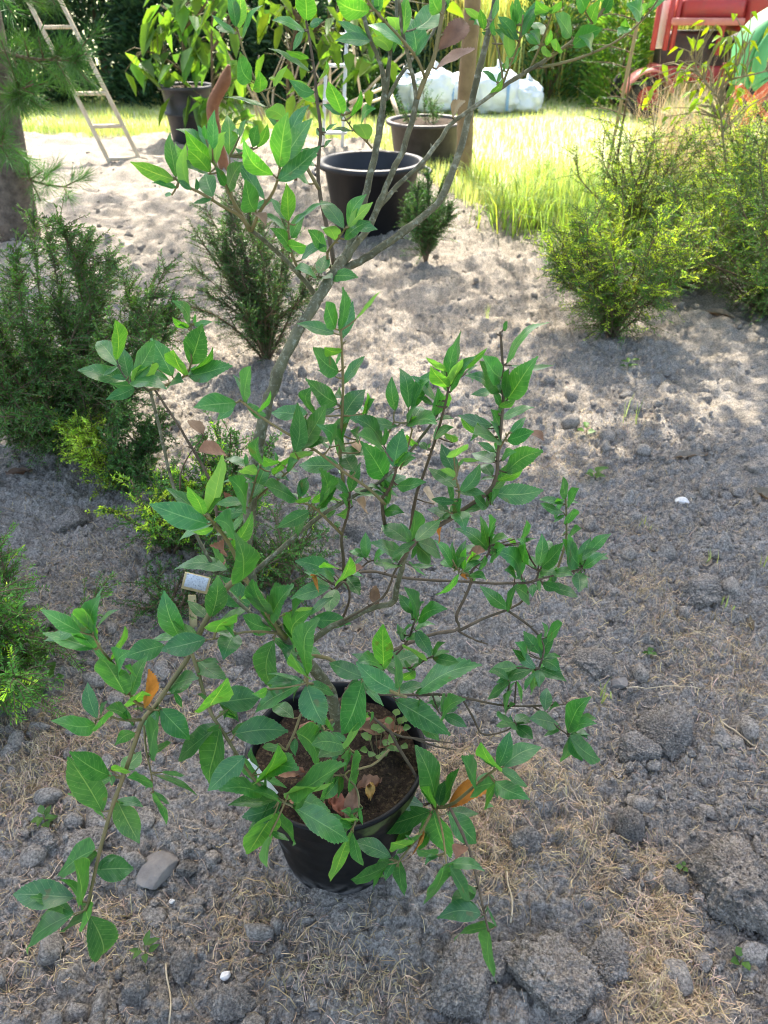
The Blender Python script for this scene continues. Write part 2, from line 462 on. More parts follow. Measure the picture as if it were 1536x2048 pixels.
# ------------------------------------------------------------------ the setting: soil, lawn, grass
def build_ground():
    def axis(fine0, fine1, step, lim0, lim1, g):
        a = list(np.arange(fine0, fine1 + 1e-6, step)); s = step
        while a[-1] < lim1: s *= g; a.append(a[-1] + s)
        s = step
        while a[0] > lim0: s *= g; a.insert(0, a[0] - s)
        return np.array(a)
    X = axis(-1.1, 1.15, 0.0034, -400, 400, 1.03)
    Y = axis(0.42, 1.75, 0.0034, -60, 600, 1.006)
    Y = np.concatenate([Y[Y < 14], 14 + np.cumsum(0.15 * 1.12 ** np.arange(60))]); Y = Y[Y < 700]
    x, y = np.meshgrid(X, Y); h = ground_h(x.ravel(), y.ravel())
    V = np.stack([x.ravel(), y.ravel(), h], -1)
    i, j = np.meshgrid(np.arange(len(Y) - 1), np.arange(len(X) - 1), indexing='ij')
    a = i * len(X) + j
    F = np.stack([a, a + 1, a + 1 + len(X), a + len(X)], -1).reshape(-1, 4)
    tag(mk('ground', V, F, M_SOIL, smooth=True), kind='structure')
    # lawn sheet a few mm above the levelled soil
    xs = np.concatenate([[-300, -60, -20], np.arange(-8, 9, 0.25), [20, 60, 300]])
    e = lawn_edge(xs) + 0.2
    V = []; rows = [0, 0.4, 1.5, 5, 20, 100, 550]
    for r in rows: V += [[a, b + r, 0.006 if r else -0.004] for a, b in zip(xs, e)]
    n = len(xs); i, j = np.meshgrid(np.arange(len(rows) - 1), np.arange(n - 1), indexing='ij'); a = i * n + j
    tag(mk('lawn', V, np.stack([a, a + 1, a + 1 + n, a + n], -1).reshape(-1, 4), M_LAWN), kind='structure')

def blades(P, hgt, wid, rng, buf, tint, lean=0.45, turn=None):
    n = len(P); th = rng.uniform(0, 6.283, n) if turn is None else turn
    d = np.stack([np.cos(th), np.sin(th), np.zeros(n)], -1); s = np.stack([-np.sin(th), np.cos(th), np.zeros(n)], -1)
    hgt = np.asarray(hgt)[:, None]; wid = np.broadcast_to(np.asarray(wid, float), (n,))[:, None]
    ln = rng.uniform(0.1, 1, (n, 1)) * lean
    z = np.array([0, 0, 1.0])
    m = P + z * hgt * 0.55 + d * hgt * ln * 0.35; t = P + z * hgt * (1 - 0.35 * ln) + d * hgt * ln
    V = np.stack([P - s * wid / 2, P + s * wid / 2, m + s * wid * 0.4, t, m - s * wid * 0.4], 1).reshape(-1, 3)
    k = np.arange(n)[:, None] * 5
    buf.add(V, [k + np.array([[0, 1, 2, 4]]), k + np.array([[4, 2, 3]])], np.repeat(tint, 5, axis=0))

def build_grass():
    rng = np.random.RandomState(5); b = Buf()
    n = 90000
    u = rng.uniform(0, 1, n); x = rng.uniform(-6.5, 7, n)
    y = lawn_edge(x) - 0.25 * rng.uniform(0, 1, n) ** 2 + 7.0 * u ** 1.7
    keep = np.abs(x) < y * 0.62 + 1
    x, y = x[keep], y[keep]; n = len(x)
    near = np.exp(-(y - lawn_edge(x)) / 0.8)
    h = rng.uniform(0.04, 0.10, n) * (1 + 1.3 * near * sstep(0.2, 0.9, x)) * (0.6 + 0.9 * fbm(x * 1.3, y * 1.3, 9, 3))
    blades(np.stack([x, y, np.zeros(n)], -1), h, rng.uniform(0.004, 0.008, n), rng, b, rtint(rng, n, 0.7, 1.3, 0.2))
    tag(b.build('lawn_grass', M_GRASS), kind='stuff')
    # tall unmown grass at the sunny corner of the bed
    b = Buf(); n = 8200
    c = rng.randint(0, 92, n)
    cx = np.concatenate([rng.uniform(0.72, 2.9, 46), rng.uniform(1.15, 3.2, 46)]); cy = np.concatenate([5.3 + rng.uniform(0, 1.3, 46) ** 1.2, rng.uniform(4.3, 5.6, 46)])
    x = cx[c] + rng.normal(0, 0.10, n); y = cy[c] + rng.normal(0, 0.09, n)
    blades(np.stack([x, y, ground_h(x, y) - 0.01], -1), rng.uniform(0.14, 0.42, n) * np.where(c < 46, 1, 1.35), rng.uniform(0.005, 0.010, n) * np.where(c < 46, 1, 0.55), rng, b, rtint(rng, n, 0.7, 1.35, 0.25), 1.25)
    tag(b.build('tall_grass', pmat('green_tall_grass', (0.16, 0.27, 0.055), (0.27, 0.36, 0.10), 2.0, 0.5, transl=0.5, attr=True, tcol=(1.6, 1.5, 0.6))), kind='stuff')

STRAW_PATCH = [(110, 1480, 150, 70, 1500), (60, 1560, 120, 90, 1500), (250, 1400, 130, 70, 700), (430, 1330, 110, 80, 600), (330, 1460, 60, 60, 350),
               (930, 1560, 110, 55, 900), (960, 1650, 70, 80, 1300), (1060, 1560, 120, 50, 800), (900, 1510, 60, 40, 300), (1180, 1700, 60, 90, 700),
               (1330, 1790, 38, 110, 1000), (1300, 1920, 70, 80, 1300), (1340, 2000, 90, 60, 900), (1280, 1180, 70, 40, 350), (1350, 1260, 70, 60, 450),
               (1490, 1310, 40, 70, 350), (1410, 1340, 80, 60, 450), (1100, 930, 140, 40, 500), (1200, 870, 130, 40, 300), (170, 1150, 120, 60, 500), (200, 1260, 120, 60, 400),
               (560, 1650, 60, 50, 250), (480, 1850, 70, 60, 350), (640, 1920, 130, 80, 400), (220, 1850, 110, 60, 350), (740, 1980, 120, 60, 300), (1130, 1300, 120, 120, 300),
               (60, 1900, 80, 120, 350), (900, 1100, 150, 120, 250), (1290, 1480, 120, 120, 220), (1130, 1180, 100, 40, 200), (1250, 1060, 120, 40, 220), (1500, 1500, 60, 120, 250), (720, 1250, 90, 70, 250),
               (590, 1780, 60, 30, 160), (1010, 1740, 50, 50, 250)]
def build_straw():
    rng = np.random.RandomState(8); b = Buf()
    pts = []
    for cx, cy, rx, ry, n in STRAW_PATCH:
        n = int(n * 1.15)
        x0, y0 = gnd(cx, cy); x1, _ = gnd(cx + rx, cy); _, y1 = gnd(cx, cy - ry)
        pts.append(np.stack([rng.normal(x0, (x1 - x0) * 0.62, n), rng.normal(y0, (y1 - y0) * 0.62, n), rng.uniform(-0.003, 0.013, n)], -1))
    n = 9000
    pts.append(np.stack([rng.uniform(-1.2, 1.3, n), 0.45 + 3.2 * rng.uniform(0, 1, n) ** 1.3, rng.uniform(0.0, 0.005, n)], -1))
    P = np.concatenate(pts); P = P[(P[:, 0] - POT[0]) ** 2 + (P[:, 1] - POT[1]) ** 2 > 0.125 ** 2]
    n = len(P); L = rng.uniform(0.006, 0.030, n) * np.where(rng.uniform(0, 1, n) < 0.10, 2.0, 1); w = rng.uniform(0.0005, 0.0015, n) * np.where(L > 0.045, 1.2, 1)
    th = rng.uniform(0, 6.283, n); cur = rng.normal(0, 0.28, n); tilt = rng.normal(0, 0.16, n)
    rows = []
    for k in range(5):
        s = (k / 4 - 0.5)
        a = th + cur * s
        x = P[:, 0] + L * s * np.cos(a); y = P[:, 1] + L * s * np.sin(a)
        z = ground_h(x, y) + P[:, 2] + 0.002 + L * s * tilt + 0.002 * np.cos(s * 3)
        sx, sy = -np.sin(th + 2 * cur * s), np.cos(th + 2 * cur * s)
        q = np.stack([x, y, z], -1); sd = np.stack([sx, sy, np.zeros(n)], -1) * (w * 0.5)[:, None]
        rows += [q - sd + [0, 0, 0], q + sd]
        if k == 2: rows[-1][:, 2] += 0.0004
    V = np.stack(rows, 1).reshape(-1, 3); k = np.arange(n)[:, None] * 10
    F = np.concatenate([k + np.array([[2 * i, 2 * i + 1, 2 * i + 3, 2 * i + 2]]) for i in range(4)])
    br = rng.uniform(0.4, 1.5, (n, 1)); t = np.concatenate([br, br * rng.uniform(0.85, 1.05, (n, 1)), br * rng.uniform(0.7, 1.15, (n, 1))], 1)
    b.add(V, F, np.repeat(t, 10, axis=0))
    tag(b.build('straw_litter', M_STRAW), kind='stuff')

def ico(sub):
    t = (1 + 5 ** 0.5) / 2
    V = [[-1, t, 0], [1, t, 0], [-1, -t, 0], [1, -t, 0], [0, -1, t], [0, 1, t], [0, -1, -t], [0, 1, -t], [t, 0, -1], [t, 0, 1], [-t, 0, -1], [-t, 0, 1]]
    F = [[0, 11, 5], [0, 5, 1], [0, 1, 7], [0, 7, 10], [0, 10, 11], [1, 5, 9], [5, 11, 4], [11, 10, 2], [10, 7, 6], [7, 1, 8],
         [3, 9, 4], [3, 4, 2], [3, 2, 6], [3, 6, 8], [3, 8, 9], [4, 9, 5], [2, 4, 11], [6, 2, 10], [8, 6, 7], [9, 8, 1]]
    V = [list(norm(v)) for v in V]
    for _ in range(sub):
        c = {}; G = []
        def mid(a, b):
            k = (min(a, b), max(a, b))
            if k not in c: c[k] = len(V); V.append(list(norm(np.array(V[a]) + np.array(V[b]))))
            return c[k]
        for a, b, d in F:
            x, y, z = mid(a, b), mid(b, d), mid(d, a); G += [[a, x, z], [b, y, x], [d, z, y], [x, y, z]]
        F = G
    return np.array(V), np.array(F)
ICO = {k: ico(k) for k in (1, 2, 4, 5)}

def build_crumbs():
    rng = np.random.RandomState(12); b = Buf()
    for sub, n, r0, r1, pw, yr in ((0, 34000, 0.0016, 0.0045, 1.6, 2.3), (1, 5600, 0.003, 0.009, 2.0, 2.3), (2, 1500, 0.006, 0.030, 2.4, 2.3), (2, 1400, 0.006, 0.032, 2.6, 6.0)):
        U, F = ico(sub)
        x = rng.uniform(-1.1, 1.2, n); y = 0.45 + 2.3 * rng.uniform(0, 1, n) ** 1.6
        if yr > 3: y = 2.2 + 5.5 * rng.uniform(0, 1, n) ** 1.3; x = rng.uniform(-0.62, 0.62, n) * y
        d = fbm(x * 3.1, y * 3.1, 61, 3) + 0.10 * (fbm(x * 14, y * 14, 62, 2) - 0.5)
        keep = (d > 0.42 + 0.06 * rng.normal(size=n)) & (y < lawn_edge(x) - 0.15) & ((x - POT[0]) ** 2 + (y - POT[1]) ** 2 > 0.12 ** 2)
        x, y = x[keep], y[keep]; n = len(x)
        r = r0 + (r1 - r0) * rng.uniform(0, 1, n) ** pw
        z = ground_h(x, y) + r * 0.12
        nz = rng.uniform(0.6, 1.4, (n, len(U)))
        if sub == 2:                     # broken, flat-sided clods
            nz = np.concatenate([[1 + 0.55 * (fb3(U * 1.9 + k * 3.7, k % 97, 3) - 0.5) + 0.5 * (0.12 - np.abs(fb3(U * 5 + k, k % 89, 2) - 0.5))] for k in range(n)])
            for _ in range(7):
                pn = norm(rng.normal(size=(n, 3))); dd = pn @ U.T; lim = np.where(dd > 0.05, rng.uniform(0.5, 0.85, (n, 1)) / np.maximum(dd, 0.05), 9); nz = np.minimum(nz, lim * 0.9 + nz * 0.1)
        sc = rng.uniform(0.65, 1.3, (n, 1, 3))
        V = (U[None] * nz[:, :, None] * sc * r[:, None, None] + np.stack([x, y, z], -1)[:, None]).reshape(-1, 3)
        b.add(V, (F[None] + (np.arange(n) * len(U))[:, None, None]).reshape(-1, 3))
    tag(b.build('soil_crumbs', M_CLOD, smooth=False), kind='stuff')

def clod(px, py, wpx, hr, seed, label, name='soil_clod', mat=None, cat='clod', group='dry soil clods lying on the bed', el=1.0, rough=0.6, rot=0.0, sub=5, facet=0.6, sink=0.30):
    x, y = gnd(px, py); d = depth(np.array([x, y, 0.03])); w = wpx * d / FPX
    U, F = ICO[sub]
    q = U * 1.7 + seed * 7.1
    r = 1 + rough * 1.5 * (fb3(q, seed, 3) - 0.5) + rough * 0.55 * (fb3(q * 3.2, seed + 9, 3) - 0.5)
    if facet:
        rr = np.random.RandomState(seed)
        for _ in range(9):
            nn = norm(rr.normal(size=3)); c = rr.uniform(0.62, 0.86) if facet == 1 else rr.uniform(0.50, 0.84)
            dd = U @ nn; lim = np.where(dd > 0.05, c / np.maximum(dd, 0.05), 9); lo = np.minimum(r, lim); r = r + (lo - r) * (0.98 if facet == 1 else 0.92)
    r = r + rough * 0.75 * (0.12 - np.abs(fb3(q * 5.5, seed + 19, 3) - 0.5)) + rough * 0.5 * (0.12 - np.abs(fb3(q * 13, seed + 39, 3) - 0.5)) + rough * 0.28 * (fb3(q * 28, seed + 29, 2) - 0.5)
    V = U * r[:, None] * np.array([w / 2 * el, w / 2 / el, w / 2 * hr])
    c, s = math.cos(rot), math.sin(rot); V = np.stack([V[:, 0] * c - V[:, 1] * s, V[:, 0] * s + V[:, 1] * c, V[:, 2]], -1)
    z = gh(x, y) * 0.6 + w / 2 * hr * (1 - 2 * sink)
    e = mk(name, V, F, mat or M_CLOD, smooth=True)
    e.location = (x, y, z)
    return tag(e, label, cat, group)

CLODS = [
    (1470, 1770, 215, 0.62, 3, 'largest grey soil clod, broad and crumbly, at the right edge beside the straw'),
    (1335, 1470, 120, 0.62, 4, 'knobbly grey soil clod right of the low twigs, above the smaller stony clod', ),
    (1280, 1505, 85, 0.6, 5, 'pale squarish soil clod just left of the knobbly grey clod'),
    (1262, 1652, 72, 1.0, 6, 'upright dark soil clod standing at the edge of the straw right of the pot'),
    (925, 1965, 165, 0.5, 7, 'wide flat soil clod at the bottom under the hanging leaf tip'),
    (1110, 1975, 175, 0.5, 8, 'broad crumbly soil clod at the bottom between flat clod and straw strip'),
    (1230, 1920, 100, 0.62, 9, 'smooth oval soil clod touching the straw strip at the lower right'),
    (1052, 1680, 60, 0.75, 10, 'small dark angular clod lying in straw right of the pot'),
    (470, 2010, 85, 0.7, 11, 'grey block-shaped clod at the bottom edge left of the white pebble'),
    (365, 1925, 70, 0.7, 13, 'grey lumpy clod beside the dry upright straw stalk'),
    (275, 1985, 62, 0.8, 14, 'tall narrow grey clod near the lower left edge'),
    (372, 1735, 46, 0.8, 15, 'small round clod just right of the flat angular stone'),
    (92, 1690, 62, 0.7, 16, 'grey clod at the edge of the straw on the far left'),
    (172, 1695, 78, 0.6, 17, 'rounded grey clod beneath the drooping left sprig'),
    (655, 1790, 60, 0.55, 18, 'greenish clod lying against the foot of the black pot'),
    (500, 1335, 62, 0.9, 20, 'dark rounded clod among straw behind the left twigs'),
    (985, 1920, 80, 0.6, 21, 'clod just right of the hanging leaf tip at the bottom'),
    (1185, 1330, 90, 0.5, 22, 'low crusty clod beside the thin green grass tuft at right'),
    (1350, 1780, 60, 0.7, 23, 'broken clod piece leaning against the largest clod'),
    (150, 1050, 80, 0.5, 24, 'flat grey clod in shade near the left shrub'),
    (720, 1080, 62, 0.6, 25, 'pale clod behind the middle stems of the oak'),
    (1110, 1900, 70, 0.6, 26, 'small clod beside the dark hole in the soil'),
    (560, 1900, 42, 0.7, 27, 'little grey clod right of the small green seedling'),
    (1400, 1190, 95, 0.45, 28, 'low rough clod by the grass blades on the right'),
]
def build_clods():
    for c in CLODS: clod(*c[:5], c[5], rot=c[4] * 1.3, el=0.9 + 0.03 * (c[4] % 7))
    clod(312, 1742, 88, 0.42, 41, 'flat angular grey stone lying left of the pot', 'flat_stone', M_STONE, 'stone', None, el=1.1, rough=0.10, rot=0.5, sub=4, facet=1, sink=0.3)
    clod(800, 1775, 72, 0.5, 42, 'smooth rounded grey soil clod beside the base of the pot', 'round_clod', M_CLOD, 'stone', None, rough=0.28, sub=5, facet=0.6, sink=0.4)  # a smooth soil clod, filed with the stones
    clod(1240, 1371, 36, 0.75, 43, 'small round grey pebble on the bare soil at right', 'pebble', M_STONE, 'stone', None, rough=0.12, sub=4)
    clod(450, 1948, 22, 0.7, 44, 'small white pebble in the lower foreground', 'white_pebble', M_WHITE_ST, 'stone', None, rough=0.15, sub=4)
    clod(1362, 1010, 30, 0.75, 45, 'white stone lying on the soil at middle right', 'white_stone', M_WHITE_ST, 'stone', None, rough=0.2, sub=4)
    clod(343, 1799, 12, 0.8, 46, 'tiny yellowish pebble under the flat angular stone', 'tiny_pebble', M_WHITE_ST, 'stone', None, rough=0.2, sub=4)

def weed(px, py, size, n, seed, label, wide=0.5, name='seedling_weed', lift=0.55):
    rng = np.random.RandomState(seed); x, y = gnd(px, py); e = empty(name, (x, y, gh(x, y) - 0.002), label, 'weed', 'small green weeds in the soil')
    th = np.arange(n) * 2.4 + rng.uniform(0, 1, n); hh = np.linspace(0.2, 1.0, n) * size * 0.7
    D = np.stack([np.cos(th), np.sin(th), np.full(n, lift)], -1); b = Buf()
    P = np.array([x, y, gh(x, y)]) + np.stack([np.cos(th) * size * 0.1, np.sin(th) * size * 0.1, hh], -1)
    leaf_cards(P, D, np.tile([0, 0, 1.0], (n, 1)), rng.uniform(0.6, 1.0, n) * size * 0.75, rng.uniform(0.8, 1.1, n) * size * wide * 0.7, 0.2, 0.25, rtint(rng, n, 0.8, 1.1, 0.1), b)
    b.build('foliage', M_LEAF, e, True)
    b = Buf(); b.add(*tube([[x, y, gh(x, y) - 0.005], [x + 0.002, y, gh(x, y) + size * 0.75]], [0.0018, 0.001], 5)); b.build('stem', M_TWIG, e, True)
def tuft(px, py, hgt, n, seed, label, spread=0.012, lean=0.6):
    rng = np.random.RandomState(seed); x, y = gnd(px, py); b = Buf()
    P = np.stack([rng.normal(0, spread, n), rng.normal(0, spread, n), np.full(n, 0.0)], -1)
    blades(P, rng.uniform(0.5, 1.0, n) * hgt, rng.uniform(0.0025, 0.0045, n), rng, b, rtint(rng, n, 0.8, 1.2, 0.1), lean)
    o = b.build('grass_tuft', M_GRASS); o.location = (x, y, gh(x, y) - 0.004)
    tag(o, label, 'grass', 'small grass tufts in the soil')
def build_weeds():
    weed(95, 1375, 0.075, 7, 1, 'broad-leaved green seedling at the left edge under the low yew', 0.7)
    weed(95, 1655, 0.045, 8, 2, 'small leafy weed at the edge of the straw on the left')
    weed(290, 1905, 0.05, 6, 3, 'pale green seedling with narrow leaves in the lower left foreground', 0.35)
    weed(1300, 1315, 0.03, 5, 4, 'tiny round-leaved seedling on the soil at right', 0.8)
    weed(1480, 1925, 0.03, 4, 5, 'tiny two-lobed seedling below the largest clod', 0.9)
    weed(1190, 960, 0.06, 6, 6, 'seedling beside the upright oak twig at middle right', 0.6)
    weed(1172, 868, 0.06, 5, 7, 'seedling with a round leaf beside dry straw further back', 0.7)
    weed(1255, 740, 0.07, 6, 8, 'thin pale weed in a patch of sunlight', 0.4)
    weed(1365, 1735, 0.022, 5, 9, 'tiny bright weed on the left face of the largest clod', 0.7)
    tuft(1205, 1400, 0.09, 7, 11, 'thin grass tuft leaning right beside the crusty clod')
    tuft(1265, 850, 0.15, 8, 12, 'upright grass tuft glowing in the sun patch at right', 0.02, 0.35)
    tuft(1415, 1140, 0.07, 5, 13, 'short grass blades near the right edge of the soil')
    tuft(1440, 1220, 0.06, 4, 14, 'single curved grass blades below the low rough clod')
    tuft(1520, 1140, 0.09, 4, 15, 'grass blades at the right edge of the picture')
    tuft(975, 640, 0.12, 6, 16, 'faint grass tuft on the sunlit path behind the oak')
    tuft(1290, 1060, 0.05, 5, 17, 'tiny grass shoots below the white stone')
    tuft(300, 940, 0.22, 10, 18, 'long lax grass blades at the foot of the left shrub', 0.02, 1.2)
    for i, (x0, y0, x1, y1, w, lab) in enumerate([(337, 2046, 335, 1925, 0.0028, 'pale dry stalk lying upright in view at the bottom left'),
            (1020, 1850, 1018, 1745, 0.0030, 'pale dry stalk on the soil right of the hanging leaves'), (1440, 1450, 1536, 1520, 0.0035, 'straight straw stalk at the right edge above the largest clod'),
            (1250, 1385, 1400, 1388, 0.0022, 'long thin straw lying level on the bare soil at right'), (1360, 1265, 1420, 1290, 0.002, 'short pale straw beside the straw tuft at right')]):
        a, c = gnd(x0, y0), gnd(x1, y1); t = np.linspace(0, 1, 9)
        x = a[0] + (c[0] - a[0]) * t + 0.004 * np.sin(t * 5); y = a[1] + (c[1] - a[1]) * t
        z = np.max(ground_h(x, y)) * 0.5 + ground_h(x, y) * 0.5 + 0.004
        b = Buf(); b.add(*tube(np.stack([x, y, z], -1), w * 0.6, 6), tint=(1.25, 1.3, 1.35)); tag(b.build('straw_stalk', M_STRAW, None, True), lab, 'straw', 'single dry stalks on the soil')

def flat_leaf(buf, c, th, L, W, rng, curl=0.3, tint=(1, 1, 1)):
    """a curled dry leaf lying at c"""
    n, m = 9, 5; s = np.linspace(0, 1, n)[:, None]; u = np.linspace(-1, 1, m)[None]
    w = W / 2 * np.sin(np.pi * np.clip(s, 0.02, 0.98) ** 0.85) ** 0.8
    x = (s - 0.5) * L + 0 * u; y = u * w; z = curl * W * (u ** 2) * np.sin(np.pi * s) + curl * 0.25 * L * (s - 0.5) ** 2 * rng.uniform(0.3, 2) + 0.004 * rng.normal(size=(n, m))
    V = np.stack([x * math.cos(th) - y * math.sin(th), x * math.sin(th) + y * math.cos(th), z], -1).reshape(-1, 3) + np.asarray(c)
    i, j = np.meshgrid(np.arange(n - 1), np.arange(m - 1), indexing='ij'); a = i * m + j
    buf.add(V, np.stack([a, a + m, a + m + 1, a + 1], -1).reshape(-1, 4), tint, np.stack([(u + 0 * s).ravel(), (s + 0 * u).ravel()], -1))
def ground_leaf(px, py, Lpx, th, seed, label, tint=(1, 1, 1), wr=0.42):
    rng = np.random.RandomState(seed); x, y = gnd(px, py); d = depth(np.array([x, y, 0])); b = Buf()
    flat_leaf(b, (0, 0, 0), th, Lpx * d / FPX, Lpx * d / FPX * wr, rng, 0.35, tint)
    o = b.build('dry_leaf', M_DEAD, None, True); o.location = (x, y, gh(x, y) + 0.008); tag(o, label, 'dry leaf', 'dry leaves on the ground')
def build_ground_leaves():
    ground_leaf(1380, 918, 70, 0.1, 1, 'curled grey-brown leaf lying flat on the soil at right', (1.3, 1.7, 2.0), 0.3)
    ground_leaf(1435, 638, 60, 2.6, 2, 'pale brown leaf beside the right-hand yew shrub', (1.4, 1.7, 1.8))
    ground_leaf(710, 1262, 60, 0.5, 3, 'thin pale leaf on the soil behind the thick grey limb', (1.5, 1.9, 2.1), 0.25)
    ground_leaf(1410, 1135, 40, 1.0, 4, 'small pale leaf fragment below the white stone', (1.5, 1.9, 2.1))
    ground_leaf(1498, 1245, 50, 1.5, 5, 'narrow curled leaf in the straw near the right edge', (1.3, 1.6, 1.6), 0.25)
    ground_leaf(1525, 1005, 60, 2.0, 6, 'grey weathered leaf at the right edge of the soil', (1.1, 1.5, 1.7))
    ground_leaf(40, 948, 50, 0.3, 7, 'brown leaf in the shade under the left shrub')

# ------------------------------------------------------------------ pots and tubs
def pot_material():
    m = bpy.data.materials.new('black_pot'); m.use_nodes = True; nt = m.node_tree; N, L = nt.nodes, nt.links
    bs = N['Principled BSDF']; geo = N.new('ShaderNodeNewGeometry')
    sp = N.new('ShaderNodeSeparateXYZ'); L.new(geo.outputs['Position'], sp.inputs[0])
    def noise(sc, st=None):
        n = N.new('ShaderNodeTexNoise'); n.inputs['Scale'].default_value = sc; n.inputs['Detail'].default_value = 6
        if st:
            mp = N.new('ShaderNodeMapping'); mp.inputs['Scale'].default_value = st; L.new(geo.outputs['Position'], mp.inputs[0]); L.new(mp.outputs[0], n.inputs['Vector'])
        else: L.new(geo.outputs['Position'], n.inputs['Vector'])
        return n.outputs[0]
    def rng(src, lo, hi, a=0.0, b=1.0):
        r = N.new('ShaderNodeMapRange'); r.inputs[1].default_value = lo; r.inputs[2].default_value = hi; r.inputs[3].default_value = a; r.inputs[4].default_value = b
        L.new(src, r.inputs[0]); return r.outputs[0]
    def mul(a, b):
        x = N.new('ShaderNodeMath'); x.operation = 'MULTIPLY'
        for i, v in enumerate((a, b)):
            if isinstance(v, float): x.inputs[i].default_value = v
            else: L.new(v, x.inputs[i])
        return x.outputs[0]
    def mix(f, a, b):
        x = N.new('ShaderNodeMix'); x.data_type = 'RGBA'; L.new(f, x.inputs[0])
        for i, v in ((6, a), (7, b)):
            if isinstance(v, tuple): x.inputs[i].default_value = (*v, 1)
            else: L.new(v, x.inputs[i])
        return x.outputs[2]
    col = mix(rng(noise(40), 0.4, 0.7), (0.0045, 0.0048, 0.005), (0.008, 0.0085, 0.009))
    scuff = mul(rng(noise(9, (1.0, 1.0, 3.0)), 0.56, 0.66), rng(noise(60), 0.45, 0.6, 0.2, 0.8))
    col = mix(mul(scuff, rng(sp.outputs[0], -0.13, -0.17)), col, (0.12, 0.135, 0.14))
    dirt = mul(rng(sp.outputs[2], 0.055, 0.0, 0, 0.8), rng(noise(45), 0.40, 0.6))
    col = mix(dirt, col, (0.18, 0.165, 0.15))
    alg = mul(mul(mul(rng(noise(24), 0.46, 0.56), rng(sp.outputs[2], 0.215, 0.232)), rng(sp.outputs[2], 0.268, 0.258)), mul(rng(sp.outputs[0], -0.10, -0.04), rng(sp.outputs[1], 0.90, 0.86)))
    col = mix(alg, col, (0.10, 0.145, 0.05))
    L.new(col, bs.inputs['Base Color']); L.new(rng(noise(18), 0.3, 0.7, 0.42, 0.65), bs.inputs['Roughness']); bs.inputs['Specular IOR Level'].default_value = 0.22
    return m
M_POT = pot_material()
M_POTSOIL = pmat('potting_soil', (0.018, 0.012, 0.008), (0.055, 0.036, 0.022), 90, 0.95, 1.0, 200, spec=0.2, c3=(0.14, 0.10, 0.05), scale3=160, bdist=0.008)
M_GREYTUB = pmat('dark_grey_plastic', (0.035, 0.035, 0.040), (0.05, 0.048, 0.052), 14, 0.55, 0.1, 90)
M_BLKTUB = pmat('black_plastic', (0.010, 0.010, 0.012), (0.016, 0.015, 0.017), 14, 0.5, 0.1, 90)
M_BRNTUB = pmat('weathered_tub', (0.045, 0.038, 0.034), (0.075, 0.065, 0.058), 14, 0.5, 0.1, 90)
M_WHITEPL = pmat('white_plastic', (0.75, 0.75, 0.73), (0.62, 0.62, 0.58), 40, 0.5)

